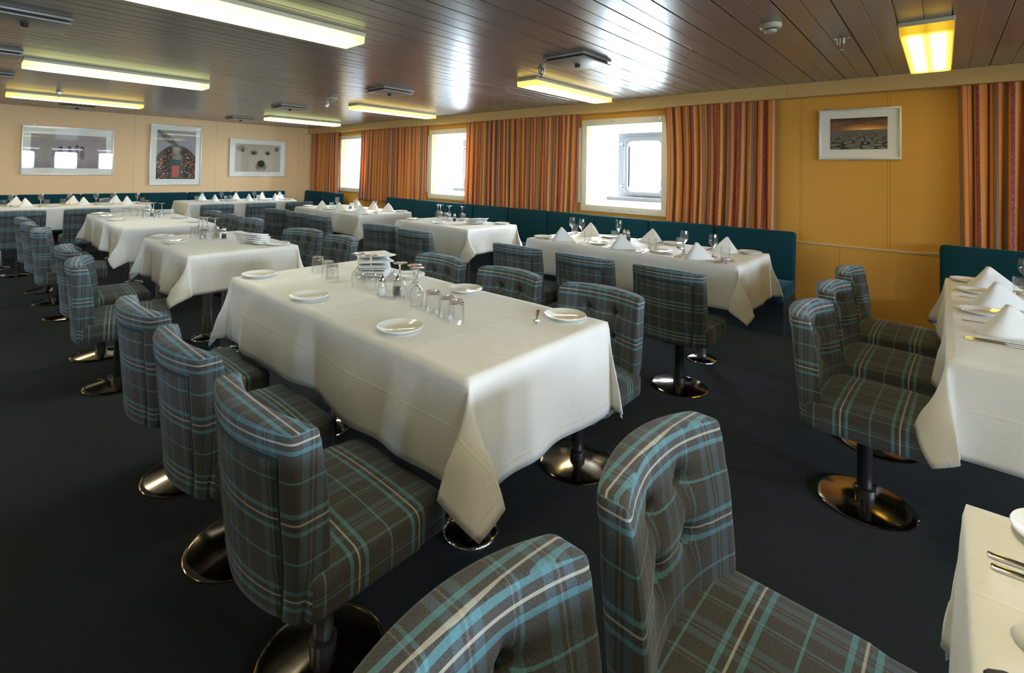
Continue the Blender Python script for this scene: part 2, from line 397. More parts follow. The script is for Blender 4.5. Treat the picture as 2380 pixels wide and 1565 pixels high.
def window(n, origin, rz, gw=.215, gm=(.10, .12)):
    """origin = lower left corner of frame on wall; local +y goes outside"""
    W_, H_ = WW, WZ1-WZ0
    t = empty('window_%d' % n, origin, rz, kind='structure')
    fr = .075; mb = MB()
    for a in ((0, W_, 0, fr), (0, W_, H_-fr, H_), (0, fr, fr, H_-fr), (W_-fr, W_, fr, H_-fr)):
        mb.rbox(a[0], a[1], -.022, .004, a[2], a[3], .004, (1, 1, 1))
    f = mb.build('window_frame', MAT['offwhite'], t, True, angle=40)
    mb = MB()
    mb.box(-.045, -.005, -.016, .003, .09, H_-.09); mb.build('side_channel', MAT['offwhite'], t)
    mb = MB(); mb.box(-.006, .000, -.018, .001, .09, H_-.09); mb.build('channel_gap', MAT['dark'], t)
    mb = MB()
    for z in (.032, H_-.032):
        for x_ in (.10, W_*.5, W_-.10): mb.lathe([(0, -.001), (.006, -.001), (.006, .003), (0, .003)], 10, (x_, -.0235, z))
    # screws lie flat on the frame face
    mb.v = [(v[0], -.0225-(0.002 if (v[2]-z)*0 == 0 and i % 4 < 2 else 0), v[2]) for i, v in enumerate(mb.v)]
    mb2 = MB()
    for z in (.032, H_-.032):
        for x_ in (.10, W_*.5, W_-.10):
            seg = 10; c = [(x_+.006*math.cos(2*PI*q/seg), -.0245, z+.006*math.sin(2*PI*q/seg)) for q in range(seg)]
            c2 = [(a, -.021, b) for a, _, b in c]
            mb2.add(c+c2, [tuple(range(seg))]+[(q, (q+1) % seg, (q+1) % seg+seg, q+seg) for q in range(seg)])
        for x_ in (W_*.38, W_*.62): mb2.box(x_-.022, x_+.022, -.0245, -.021, z-.005, z+.005)
    mb2.build('screws', MAT['steel'], f)
    # recess: splayed box from the lining to the hull
    D_ = .55; i0, i1, j0, j1 = fr-.01, W_-fr+.01, fr-.01, H_-fr+.01
    b0, b1, c0, c1 = i0, i1, j0+.07, j1-.05
    mb = MB(); y0, y1 = -.004, D_
    o_ = [(i0,y0,j0),(i1,y0,j0),(i1,y0,j1),(i0,y0,j1),(b0,y1,c0),(b1,y1,c0),(b1,y1,c1),(b0,y1,c1)]
    mb.add(o_, [(0,1,5,4),(1,2,6,5),(2,3,7,6),(3,0,4,7)])
    mb.box(b0+.02, b1-.02, y1-.10, y1, c0-.02, c0+.03)
    mb.build('window_recess', MAT['white'], t)
    # hull plate with a rounded opening
    gx0, gx1, gz0, gz1, rr = W_/2-gw, W_/2+gw, c0+gm[0], c1-gm[1], .055
    loop = []
    for cx_, cz_, a0 in ((gx1-rr, gz1-rr, 0), (gx0+rr, gz1-rr, 90), (gx0+rr, gz0+rr, 180), (gx1-rr, gz0+rr, 270)):
        for q in range(7):
            a = math.radians(a0+15*q); loop.append((cx_+rr*math.cos(a), cz_+rr*math.sin(a)))
    outer = []
    for (lx, lz) in loop:
        dx, dz = lx-(gx0+gx1)/2, lz-(gz0+gz1)/2
        k = min(((b1-b0)/2)/abs(dx) if dx else 9e9, ((c1-c0)/2)/abs(dz) if dz else 9e9)
        outer.append(((gx0+gx1)/2+dx*k, (gz0+gz1)/2+dz*k))
    n_ = len(loop); vs = [(a, y1-.001, b) for a, b in loop]+[(a, y1-.001, b) for a, b in outer]+[(a, y1+.05, b) for a, b in loop]
    fs = [(q, (q+1) % n_, (q+1) % n_+n_, q+n_) for q in range(n_)]+[(q, q+2*n_, (q+1) % n_+2*n_, (q+1) % n_) for q in range(n_)]
    vs += [(b0-.02,y1-.001,c0-.03),(b1+.02,y1-.001,c0-.03),(b1+.02,y1-.001,c1+.03),(b0-.02,y1-.001,c1+.03)]
    mesh('hull_plate', vs, fs, MAT['white'], t, False)
    # corners between the fan and the recess box
    # portlight rim
    def ringpts(s, y): return [((gx0+gx1)/2+(a-(gx0+gx1)/2)*(1+s/gw), y, (gz0+gz1)/2+(b-(gz0+gz1)/2)*(1+s/((gz1-gz0)/2))) for a, b in loop]
    secs = [ringpts(.05, y1-.001), ringpts(.05, y1-.022), ringpts(.035, y1-.030), ringpts(.012, y1-.030), ringpts(0, y1-.020), ringpts(0, y1+.04)]
    vs = [p for s_ in secs for p in s_]; fs = []
    for k in range(len(secs)-1):
        for q in range(n_): fs.append((k*n_+q, k*n_+(q+1) % n_, (k+1)*n_+(q+1) % n_, (k+1)*n_+q))
    pr = mesh('portlight_rim', vs, fs, MAT['white'], t, True, angle=40)
    mesh('glass_pane', ringpts(.001, y1+.02), [tuple(range(n_))], MAT['pane'], t, False)
    for (lx, lz) in ((gx0-.07, gz1-.03), (gx0-.07, gz0+.06), (gx1+.07, gz1-.03), (gx1+.07, gz0+.04)):
        mb = MB(); mb.rbox(lx-.014, lx+.014, y1-.05, y1, lz-.016, lz+.016, .005, (1, 1, 1))
        mb.tube([(lx, y1-.045, lz), (lx+(.03 if lx < W_/2 else -.03), y1-.05, lz+.004), (lx+(.05 if lx < W_/2 else -.05), y1-.04, lz)], [.009, .007, .005], 8)
        mb.build('clamp', MAT['steel'], t, True)
    for lz in (gz1-.13, gz0+.13):
        MB().rbox(gx1+.06, gx1+.095, y1-.03, y1, lz-.012, lz+.012, .004, (1, 1, 1)).build('hinge', MAT['white'], t, True)
    # daylight enters here
    la = bpy.data.lights.new('sky_portal', 'AREA'); la.shape = 'RECTANGLE'; la.size = 2*gw+.04; la.size_y = gz1-gz0+.04
    la.cycles.is_portal = True
    lo = bpy.data.objects.new('sky_portal', la); COL.objects.link(lo); lo.parent = t
    lo.location = (W_/2, y1+.06, (gz0+gz1)/2); lo.rotation_euler = (-PI/2, 0, 0)
    return t
for i, x_ in enumerate(WX): window(i+1, (x_, YW, WZ0), 0)
for i, y_ in enumerate(BX): window(i+6, (XE, y_+WW, WZ0), -PI/2, *((.38, (.04, .05)) if y_ < .5 else (.33, (.10, .12))))
for i, x_ in enumerate(BK): window(i+12, (x_+WW, YS, WZ0), PI)

# ------------------------------------------------------------------ banquette benches
def bench(name, cuts, loc, rz, label, cat='bench'):
    """runs along local x, faces local -y, back against y=0"""
    t = empty(name, loc, rz, label, cat, 'teal banquette benches along the walls')
    x0, x1 = cuts[0], cuts[-1]
    MB().box(x0+.02, x1-.02, -.50, -.14, 0, .30).build('base', MAT['darkbase'], t)
    for a, b in zip(cuts[:-1], cuts[1:]):
        def crown(x, y, z, a=a, b=b):
            u = (x-(a+b)/2)/((b-a)/2); return (x, y, z+(.012*(1-u*u) if z > .36 else 0))
        MB().rbox(a+.001, b-.001, -.62, -.12, .29, .40, .03, (5, 3, 1), crown).build('seat_cushion', MAT['bench'], t, True)
        def lean(x, y, z, a=a, b=b):
            u = (x-(a+b)/2)/((b-a)/2); k = max(0, min(1, (z-.38)/.45))
            return (x, y+.035*k-(.010*(1-u*u) if y < -.16 else 0), z)
        MB().rbox(a+.001, b-.001, -.20, -.132, .405, .83, .030, (5, 1, 6), lean).build('back_cushion', MAT['bench'], t, True)
    return t
bench('banquette_bench', [-7.06, -6.27, -5.60, -4.93, -4.28, -3.63, -2.97, -2.31, -1.64, -.95], (0, YW, 0), 0,
      'long teal upholstered bench under the curtained windows, behind three white tables')
bench('banquette_bench', [-9.98, -9.25, -8.5], (0, YW, 0), 0, 'short teal bench under the striped curtain in the far corner')
bench('banquette_bench', [-.02, .66, 1.34, 2.02, 2.7], (0, YW, 0), 0, 'teal bench below the curtain at the right edge of the photo')
t = bench('banquette_bench', [-1.5, -.8, -.15, .55, 1.27, 2.0, 2.72, 3.45, 4.46], (XF, 0, 0), PI/2,
      'teal bench running along the picture wall below the framed photographs')

# ------------------------------------------------------------------ curtains
def curtain(x0, x1, label, seed, zb=.74, pinch=0, y=YW-.062):
    rnd = random.Random(seed); L = x1-x0; nx = int(L/.008); nz = 26; nf = L/.088
    ph = rnd.random()*6; vs = []; uv = []; acc = 0; cols = []
    wob = [rnd.uniform(-.8, .8) for _ in range(40)]
    for i in range(nx+1):
        s = i/nx; base = []
        for k in range(nz+1):
            tz = k/nz; z = 2.045-(2.045-zb)*tz
            warp = math.sin(s*9+seed)*.5+math.sin(s*4.1+seed*2)*.7
            a = s*nf*2*PI+ph+warp+.5*math.sin(tz*2.2+s*5+seed)*tz
            amp = .015+.016*tz+.004*math.sin(s*17+seed)
            yy = y+amp*math.sin(a)+.005*math.sin(2.3*a+1)
            xx = x0+L*s+.010*math.sin(a+1.2)
            xx += pinch*math.sin(tz*PI)*(1-s)*.5
            xx += .020*(tz)*(math.sin(s*6+seed*1.7))
            if tz > .93: yy = y+(yy-y)*(1-(tz-.93)*4)
            base.append((xx, min(yy, YW-.026), z))
        cols.append(base)
    us = [0]
    for i in range(1, nx+1):
        a, b = cols[i-1][4], cols[i][4]; us.append(us[-1]+math.hypot(b[0]-a[0], b[1]-a[1])*1.35)
    for i in range(nx+1):
        for k in range(nz+1): vs.append(cols[i][k]); uv.append((us[i]+seed*.37, 2-k*.05))
    fs = [(i*(nz+1)+k, i*(nz+1)+k+1, (i+1)*(nz+1)+k+1, (i+1)*(nz+1)+k) for i in range(nx) for k in range(nz)]
    o = mesh('curtain', vs, fs, MAT['curtain'], None, True, uv=uv)
    sm = o.modifiers.new('thickness', 'SOLIDIFY'); sm.thickness = .0015; sm.offset = 0
    return tag(o, label, 'curtain', 'orange striped curtains')
curtain(-9.88, -8.83, 'narrow orange striped curtain in the far corner, left of the first window', 1)
curtain(-8.03, -6.16, 'orange striped curtain hanging between the first and second windows', 2, zb=.72)
curtain(-5.22, -3.25, 'orange striped curtain hanging between the second and third windows', 3)
curtain(-2.19, -1.14, 'orange striped curtain covering the right side of the third window, beside bare tan wall', 4, pinch=.05)
curtain(.09, 1.25, 'orange striped curtain at the right edge of the photo, above the right bench', 5)

# ------------------------------------------------------------------ ceiling lamps and fittings
def lamp(x, y0, y1, mat, label):
    t = empty('ceiling_lamp', (x, (y0+y1)/2, ZC), 0, label, 'ceiling lamp', 'fluorescent ceiling lamps'); h = (y1-y0)/2
    MB().rbox(-.112, .112, -h-.003, h+.003, -.022, 0, .004, (1, 1, 1)).build('housing', MAT['lampbody'], t, True, angle=40)
    MB().rbox(-.107, .107, -h, h, -.068, -.023, .006, (6, 12, 1)).build('diffuser', mat, t, True, angle=50)
    MB().box(-.1125, .1125, -h-.0035, h+.0035, -.0245, -.0215).build('edge_strip', MAT['trim'], t)
    return t
lamp(-2.71, .31, 1.64, MAT['lampG'], 'large pale green-yellow tube lamp at the top of the photo, nearest one on the left')
lamp(-5.47, .31, 1.64, MAT['lampG'], 'pale green-white tube lamp in the left row, between the nearest and the farthest')
lamp(-8.10, .33, 1.65, MAT['lampY'], 'long yellow tube lamp nearest the picture wall on the left, crossed by a sprinkler')
lamp(-2.71, 3.34, 4.66, MAT['lampY'], 'bright yellow tube lamp above the third window, with a sprinkler before it')
lamp(-5.60, 3.38, 4.69, MAT['lampY'], 'yellow tube lamp touching the valance above the second curtain')
lamp(-8.15, 3.34, 4.62, MAT['lampG'], 'pale tube lamp in the far right ceiling corner')
lamp(-.065, 3.33, 4.61, MAT['lampD'], 'wide deep yellow lamp seen end-on at the top right')
for (x_, y_, w_) in ((-.065, .31, 'directly above the camera'), (2.65, .31, 'behind the camera, aisle side'), (2.65, 3.34, 'behind the camera, window side'), (-8.1, -2.7, 'beyond the left edge, by the picture wall'),
                     (-5.4, -2.7, 'beyond the left edge, second from the picture wall'), (-2.7, -2.7, 'beyond the left edge, third from the picture wall'), (-.06, -2.7, 'left of the camera'), (2.65, -2.7, 'behind and left of the camera')):
    lamp(x_, y_, y_+1.32, MAT['lampY'] if x_ < 2 else MAT['lampD'], 'unseen added yellow tube lamp '+w_)  # unseen lamps carrying on the ceiling rows, added to light the room

def vent():
    t = empty('ceiling_vent', (0, 0, ZC), 0, 'v', 'ceiling vent', 'square ceiling vents')
    MB().rbox(-.17, .17, -.19, .19, -.016, 0, .003, (1, 1, 1)).build('frame', MAT['vent'], t, True, angle=40)
    MB().box(-.15, .15, -.17, .17, -.030, -.016).build('gap', MAT['dark'], t)
    MB().rbox(-.165, .165, -.185, .185, -.040, -.029, .003, (1, 1, 1)).build('plate', MAT['vent'], t, True, angle=40)
    mb = MB(); mb.lathe([(0, -.062), (.016, -.062), (.019, -.056), (.019, -.040), (0, -.040)], 16, (0, 0, 0)); mb.build('sensor', MAT['dark'], t, True, angle=40)
    return t
V = vent()
for (x_, y_, lb) in ((-1.96, 3.0, 'square vent with black sensor above the third window lamp, the nearest on the right'),
                     (-4.27, 3.0, 'square ceiling vent before the second lamp in the window row'),
                     (-6.56, 3.0, 'small square vent just before the farthest lamp of the window row'),
                     (-8.85, 3.2, 'farthest square vent on the right, near the picture wall above the bear picture'),
                     (-3.85, .22, 'large grey vent at the top left corner of the photo'),
                     (-5.25, .10, 'grey vent at the left edge above the second lamp'),
                     (-6.60, .13, 'small vent at the left edge between the second and third lamps'),
                     (-9.15, 1.10, 'thin vent behind the yellow lamp at the left, near the picture wall')):
    place(V, (x_, y_, ZC), 0, lb)
def sprinkler():
    t = empty('sprinkler', (0, 0, ZC), 0, 's', 'sprinkler', 'ceiling sprinklers')
    MB().lathe([(0, -.004), (.036, -.004), (.038, 0), (0, 0)], 24).build('flange', MAT['steel'], t, True, angle=40)
    MB().lathe([(0, -.038), (.020, -.038), (.024, -.034), (.026, -.004), (0, -.004)], 24).build('cup', MAT['steel'], t, True, angle=40)
    mb = MB(); mb.tube([(-.008, 0, -.038), (-.010, 0, -.050), (-.002, 0, -.066)], .0022, 6); mb.tube([(.008, 0, -.038), (.010, 0, -.050), (.002, 0, -.066)], .0022, 6)
    mb.lathe([(0, -.070), (.014, -.070), (.014, -.067), (0, -.066)], 16); mb.build('deflector', MAT['steel'], t, True, angle=40)
    MB().lathe([(0, -.064), (.003, -.062), (.003, -.042), (0, -.040)], 10).build('bulb', MAT['red'], t, True)
    return t
S_ = sprinkler()
for (x_, y_, lb) in ((-2.386, 3.13, 'steel sprinkler in front of the bright lamp above the third window'), (-.442, 3.50, 'steel sprinkler on the bare ceiling left of the end-on yellow lamp'),
                     (-5.945, 3.2, 'small sprinkler left of the second window-row lamp'), (-7.633, .75, 'sprinkler in front of the far yellow lamp on the left')):
    place(S_, (x_, y_, ZC), 0, lb)
def detector():
    t = empty('smoke_detector', (0, 0, ZC), 0, 'd', 'smoke detector', 'smoke detectors')
    MB().lathe([(0, -.030), (.046, -.030), (.052, -.024), (.053, -.006), (.048, 0), (0, 0)], 32).build('body', MAT['beige'], t, True, angle=40)
    MB().lathe([(0, -.036), (.030, -.036), (.030, -.030), (0, -.030)], 24).build('sensing_gap', MAT['dark'], t, True, angle=40)
    MB().lathe([(0, -.050), (.024, -.050), (.030, -.045), (.031, -.036), (0, -.036)], 24).build('cap', MAT['beige'], t, True, angle=40)
    return t
D_ = detector()
place(D_, (-.687, 2.93, ZC), 0, 'round beige smoke detector on the ceiling toward the top right')
place(D_, (-5.284, 2.92, ZC), 0, 'round beige smoke detector far off, above the second curtain')

# ------------------------------------------------------------------ pictures
def art(name, fn):
    m, t, b = newmat(name); g = G(t); uvv, u, v = g.uv(); c = fn(g, uvv, u, v)
    t.links.new(c, b.inputs['Base Color']); b.inputs['Roughness'].default_value = .6; return m
def art_penguins(g, uvv, u, v):
    n = g.noise(g.scalevec(uvv, (5, 22, 1)), 1.0, 4, .6)
    c = g.mix(n, srgb(150, 138, 140), srgb(176, 164, 158)); c = g.mix(g.ramp(v, [(0, (1, 1, 1)), (.3, (0, 0, 0))]), c, srgb(140, 125, 130))
    for (px, h, s) in ((.38, .55, 1), (.50, .56, .85), (.60, .60, .8), (.67, .56, 1)):
        c = g.mix(g.math('MULTIPLY', g.blob(u, v, px, .42, .032*s, .17, .35), .85), c, srgb(104, 82, 84))
        c = g.mix(g.blob(u, v, px-.005, h+.04, .030*s, .065, .25), c, srgb(70, 52, 56))
        c = g.mix(g.blob(u, v, px-.004, h+.01, .014*s, .03, .3), c, srgb(160, 140, 130))
    c = g.mix(g.math('MULTIPLY', g.blob(u, v, .29, .42, .03, .08, .5), .5), c, srgb(112, 96, 80))
    return c
def art_dome(g, uvv, u, v):
    sky = g.mix(g.noise(uvv, 6, 3), srgb(150, 146, 150), srgb(172, 168, 170))
    hill = g.blob(u, v, .5, .0, .66, .70, .02)
    vo = g.n('TexVoronoi'); vo.inputs['Scale'].default_value = 38; g.t.links.new(g.scalevec(uvv, (1, 1.25, 1)), vo.inputs['Vector'])
    sp = g.n('SeparateColor'); g.t.links.new(vo.outputs['Color'], sp.inputs[0])
    spk = g.ramp(sp.outputs[0], [(0, srgb(24, 34, 32)), (.30, srgb(34, 58, 50)), (.48, srgb(60, 46, 40)), (.62, srgb(150, 84, 44)), (.72, srgb(40, 50, 56)), (.84, srgb(196, 170, 168)), (.90, srgb(50, 38, 36)), (.96, srgb(214, 132, 60))], 'CONSTANT')
    rim = g.blob(u, v, .5, .0, .60, .64, .03)
    c = g.mix(hill, sky, srgb(70, 66, 58)); c = g.mix(rim, c, spk)
    nn = g.noise(uvv, 18, 3)
    c = g.mix(g.math('MULTIPLY', g.blob(u, v, .5, .62, .10, .08, .6), nn), c, srgb(220, 212, 206)); c = g.mix(g.math('MULTIPLY', g.blob(u, v, .52, .44, .12, .10, .6), nn), c, srgb(180, 170, 146))
    b1 = g.math('MULTIPLY', g.math('COMPARE', u, .49, .14), g.math('COMPARE', v, .20, .20)); c = g.mix(b1, c, srgb(30, 84, 74))
    b2 = g.math('MULTIPLY', g.math('COMPARE', u, .485, .095), g.math('COMPARE', v, .155, .12)); c = g.mix(b2, c, srgb(190, 84, 66))
    c = g.mix(g.blob(u, v, .545, .16, .03, .05, .4), c, srgb(120, 110, 122))
    line = g.math('ADD', v, g.math('MULTIPLY', u, .55)); smoke = g.math('MULTIPLY', g.blob(line, u, .98, .28, .07, .30, .4), g.noise(uvv, 14, 3))
    c = g.mix(g.math('MULTIPLY', smoke, 1.4), c, srgb(46, 44, 40))
    return c
def art_bear(g, uvv, u, v):
    n = g.noise(uvv, 30, 4, .7); c = g.mix(n, srgb(166, 152, 130), srgb(190, 178, 158))
    c = g.mix(g.math('MULTIPLY', g.blob(u, v, .56, .25, .27, .55, .25), .7), c, srgb(196, 186, 168))
    c = g.mix(g.blob(u, v, .12, .83, .09, .10, .5), c, srgb(126, 110, 84)); c = g.mix(g.blob(u, v, .155, .76, .03, .06, .5), c, srgb(66, 56, 44))
    c = g.mix(g.blob(u, v, .91, .84, .045, .09, .4), c, srgb(58, 50, 40))
    c = g.mix(g.blob(u, v, .40, .69, .07, .075, .6), c, srgb(86, 76, 60)); c = g.mix(g.blob(u, v, .385, .67, .035, .05, .4), c, srgb(28, 26, 24))
    c = g.mix(g.blob(u, v, .70, .69, .055, .07, .6), c, srgb(86, 76, 60)); c = g.mix(g.blob(u, v, .705, .67, .035, .05, .4), c, srgb(28, 26, 24))
    c = g.mix(g.math('MULTIPLY', g.blob(u, v, .56, .18, .12, .16, .3), .8), c, srgb(96, 84, 72)); c = g.mix(g.blob(u, v, .56, .30, .085, .125, .15), c, srgb(24, 24, 24))
    c = g.mix(g.math('MULTIPLY', g.blob(u, v, .56, .07, .07, .05, .4), .8), c, srgb(180, 160, 144))
    return c
def art_ice(g, uvv, u, v):
    cl = g.noise(g.scalevec(uvv, (5, 26, 1)), 1.0, 5, .65)
    sky = g.mix(g.ramp(cl, [(.38, (0, 0, 0)), (.62, (1, 1, 1))]), srgb(52, 40, 40), srgb(168, 110, 60))
    sky = g.mix(g.ramp(v, [(.82, (0, 0, 0)), (1, (1, 1, 1))]), sky, srgb(44, 34, 36))
    sun = g.blob(u, v, .64, .62, .34, .10, .9); sky = g.mix(sun, sky, srgb(250, 170, 70)); sky = g.mix(g.blob(u, v, .63, .62, .09, .03, .8), sky, srgb(255, 230, 150))
    d = g.math('DIVIDE', 1.0, g.math('MAXIMUM', g.math('SUBTRACT', .66, v), .02))
    cmb = g.n('CombineXYZ'); g.t.links.new(g.math('MULTIPLY', g.math('SUBTRACT', u, .5), g.math('MULTIPLY', d, 2.4)), cmb.inputs[0]); g.t.links.new(g.math('MULTIPLY', d, 3.4), cmb.inputs[1])
    vo = g.n('TexVoronoi', feature='DISTANCE_TO_EDGE'); vo.inputs['Scale'].default_value = 1.0; g.t.links.new(cmb.outputs[0], vo.inputs['Vector'])
    ice = g.mix(g.ramp(vo.outputs['Distance'], [(0, (0, 0, 0)), (.07, (0, 0, 0)), (.12, (1, 1, 1))]), srgb(44, 42, 40), srgb(132, 126, 112))
    ice = g.mix(g.ramp(v, [(.45, (0, 0, 0)), (.60, (1, 1, 1))]), ice, srgb(112, 104, 98))
    return g.mix(g.math('GREATER_THAN', v, .615), ice, sky)
def picture(W_, H_, border, artmat, loc, rz, label, bx=None):
    """hangs on plane y=0 facing local -y, origin at the lower left corner"""
    t = empty('framed_picture', loc, rz, label, 'picture', 'framed photographs'); mb = MB(); f = .016
    for a in ((0, W_, 0, f), (0, W_, H_-f, H_), (0, f, f, H_-f), (W_-f, W_, f, H_-f)): mb.rbox(a[0], a[1], -.026, 0, a[2], a[3], .003, (1, 1, 1))
    mb.build('frame', MAT['frame'], t, True, angle=40)
    MB().box(f, W_-f, -.014, -.002, f, H_-f).build('mount', MAT['mount'], t)
    x0, x1, z0, z1 = border
    mesh('print', [(x0,-.0155,z0),(x1,-.0155,z0),(x1,-.0155,z1),(x0,-.0155,z1),(x0,-.014,z0),(x1,-.014,z0),(x1,-.014,z1),(x0,-.014,z1)],
         [(0,1,2,3),(0,4,5,1),(1,5,6,2),(2,6,7,3),(3,7,4,0)], artmat, t, False, uv=[(0,0),(1,0),(1,1),(0,1)]*2)
    MB().box(f, W_-f, -.0205, -.0190, f, H_-f).build('glazing', MAT['pane'], t)
    mb = MB()
    for x_ in (W_*.12, W_*.88): mb.rbox(x_-.008, x_+.008, -.006, 0, H_-.002, H_+.016, .002, (1, 1, 1))
    mb.rbox(W_*.5-.008, W_*.5+.008, -.006, 0, -.014, .002, .002, (1, 1, 1)); mb.build('wall_clips', MAT['steel'], t, True)
    return t
# the picture wall faces +x: local +x -> world +y
picture(1.085, .735, (.10, .985, .105, .615), art('penguin_print', art_penguins), (XF+.004, .590, 1.120), PI/2, 'wide framed photograph of grey penguins on a beach, leftmost on the far wall')
picture(.79, 1.05, (.10, .695, .105, .955), art('dome_print', art_dome), (XF+.004, 2.165, .955), PI/2, 'upright framed photograph of a dark dome with red panel, middle of far wall')
picture(1.065, .730, (.10, .965, .095, .635), art('bear_print', art_bear), (XF+.004, 3.430, 1.110), PI/2, 'framed close-up photograph of a polar bear face on the far wall')
picture(.560, .430, (.083, .472, .086, .352), art('ice_print', art_ice), (-.805, YW-.004, 1.470), 0, 'small framed photograph of a sunset over cracked ice on the tan wall')
o = MB().rbox(-.115, -.025, YW-.028, YW-.002, .740, .752, .003, (1, 1, 1)).build('plastic_strip', MAT['yellow'], None, True)
tag(o, 'short pale yellow strip lying on the dado ledge beside the right bench', 'strip')

# ------------------------------------------------------------------ chairs
def make_chair():
    t = empty('dining_chair', (0, 0, 0), 0, 'c', 'chair')
    def cy(x): return .052*(x/.22)**2
    def lean(z): k = max(0, (z-.36)/.40); return -.034*k-.006*k*k
    tufts = [(sx*.072, z) for sx in (-1, 1) for z in (.655, .545)]
    def fb(x, y, z):
        # y: -.04 rear ... +.04 front
        tap = 1-.10*max(0, (.45-z)/.14)
        thick = 1.0-.18*max(0, (z-.60)/.15)
        yy = y*thick
        if y > .015:
            yy += .010*math.exp(-((x/.20)**4))*math.sin(max(0, min(1, (z-.42)/.32))*PI)
            for bx_, bz in tufts:
                d = math.hypot(x-bx_, z-bz); yy -= .026*math.exp(-(d/.019)**2)+.012*math.exp(-(d/.048)**2)
            for bx_ in (-.072, .072):   # vertical pull between the two buttons
                if .50 < z < .70: yy -= .006*math.exp(-((x-bx_)/.012)**2)
            for bz in (.655, .545): yy -= .004*math.exp(-((z-bz)/.012)**2)*(1 if abs(x) < .14 else .3)
        if y < -.02 and abs(x) < .172 and z < .688: yy += .013
        if y < -.02 and z > .70: yy -= .003
        top = z
        return (x*tap*(.985+.015*(z > .4)), yy+cy(x)+lean(z)-.188, top+(-.010*(x/.22)**2 if z > .72 else 0))
    mb = MB(); mb.rbox(-.218, .218, -.040, .040, .315, .757, .016, (34, 3, 34), fb)
    bk = mb.build('backrest', MAT['plaid'], t, True, uv='box')
    # inset rear panel
    nx, nz = 14, 16; vs = []; fs = []
    for i in range(nx+1):
        for k in range(nz+1):
            x = -.166+.332*i/nx; z = .322+.360*k/nz; ed = min(1, min(i, nx-i, k, nz-k)/1.0)
            vs.append((x*(1-.10*max(0, (.45-z)/.14)), -.188-.0355+.003*(1-ed)+cy(x)+lean(z)+.0, z))
    for i in range(nx):
        for k in range(nz): fs.append((i*(nz+1)+k, (i+1)*(nz+1)+k, (i+1)*(nz+1)+k+1, i*(nz+1)+k+1))
    bp = mesh('back_panel', vs, fs, MAT['plaid'], bk, True, uv='box'); s = bp.modifiers.new('thickness', 'SOLIDIFY'); s.thickness = .006; s.offset = -1
    def edge(x, z): return (x*(1-.10*max(0, (.45-z)/.14)), -.188-.0325+cy(x)+lean(z), z)
    pts = [edge(-.169, .322+.363*q/12) for q in range(13)]+[edge(-.169+.338*q/12, .685) for q in range(1, 12)]+[edge(.169, .685-.363*q/12) for q in range(13)]
    MB().tube(pts, .0042, 6).build('seam_gap_shade', MAT['button'], bk, True)  # dark tube drawn in place of the shaded gap around the panel
    for bx_, bz in tufts:
        MB().lathe([(0, .004), (.005, .003), (.008, 0), (0, -.003)], 12).build('button', MAT['button'], bk, True, loc=(bx_, 0, 0))
        b = bk.children[-1] if False else bpy.context.scene.collection.objects[-1]
        b.location = (bx_, -.188+.040+cy(bx_)+lean(bz)-.028, bz); b.rotation_euler = (-PI/2, 0, 0)
    def crown(x, y, z):
        if z > .40: z += .014*(1-(x/.235)**2)*(1-((y-.02)/.24)**2)
        return (x*(1-.04*(y > .15)), y, z)
    mb = MB(); mb.rbox(-.230, .230, -.165, .245, .318, .424, .026, (12, 12, 1), crown)
    mb.build('seat', MAT['plaid'], t, True, uv='box', swap=True)
    MB().box(-.12, .12, -.10, .14, .305, .318).build('mounting_plate', MAT['black'], t)
    MB().lathe([(.0, .022), (.026, .022), (.026, .306), (0, .306)], 24).build('pole', MAT['black'], t, True, angle=40)
    MB().lathe([(.026, .028), (.034, .030), (.036, .060), (.027, .066)], 24).build('collar', MAT['black'], t, True, angle=40)
    MB().lathe([(0, .030), (.04, .030), (.10, .021), (.150, .013), (.163, .010), (.168, .006), (.168, .0), (0, 0)], 64).build('base', MAT['bronze'], t, True, angle=50)
    return t
CH = make_chair()
bpy.context.view_layer.update()
CX6 = [-1.22, -1.80, -2.39]; rr = random.Random(3)
def ch(x, y, deg, label, group='tartan swivel chairs'):
    SEATS.append((x, y, math.radians(deg)))
    place(CH, (x, y, 0), math.radians(deg), label, group)
SEATS = []
P6 = ['nearest', 'middle', 'farthest']
for x_, a, nm in zip((-1.22, -1.80, -2.37), (1, 0, 2), P6): ch(x_, .69, a, 'tartan chair on the aisle side of the large foreground table, %s of its three' % nm)
for x_, a, nm in zip(CX6, (180, 180, 179), P6): ch(x_, 1.92, a, 'tartan chair with buttoned back toward us, %s of three beyond the foreground table' % nm)
ch(-3.62, .67, -11, 'tartan chair turned sideways at the near end of the short cleared table, aisle side')
ch(-4.27, .69, -2, 'tartan chair behind the sideways one, aisle side of the short cleared table')
ch(-5.50, .66, -9, 'tartan chair nearest us at the far aisle table, aisle side, turned')
ch(-6.14, .64, 0, 'second tartan chair on the aisle side of the far aisle table')
ch(-6.75, .63, 2, 'last tartan chair on the aisle side of the far aisle table')
ch(-3.61, 1.92, 180, 'buttoned tartan chair beyond the short cleared table, nearer of its two')
ch(-4.19, 1.92, 197, 'buttoned tartan chair turned sideways beyond the short cleared table')
for x_, a, nm in zip((-5.41, -5.99, -6.62), (186, 184, 182), P6): ch(x_, 1.92, a, 'tartan chair on the inner side of the far aisle table, %s of three' % nm)
for x_, a, nm in zip((-1.21, -1.80, -2.40), (-2, 0, 2), P6): ch(x_, 3.05, a, 'tartan chair with its back to us at the nearest bench table, %s of three' % nm)
ch(-3.62, 3.04, 1, 'tartan chair with its back to us at the short bench table, nearer of two')
ch(-4.21, 3.04, 12, 'tartan chair with turned back at the short bench table, farther of two')
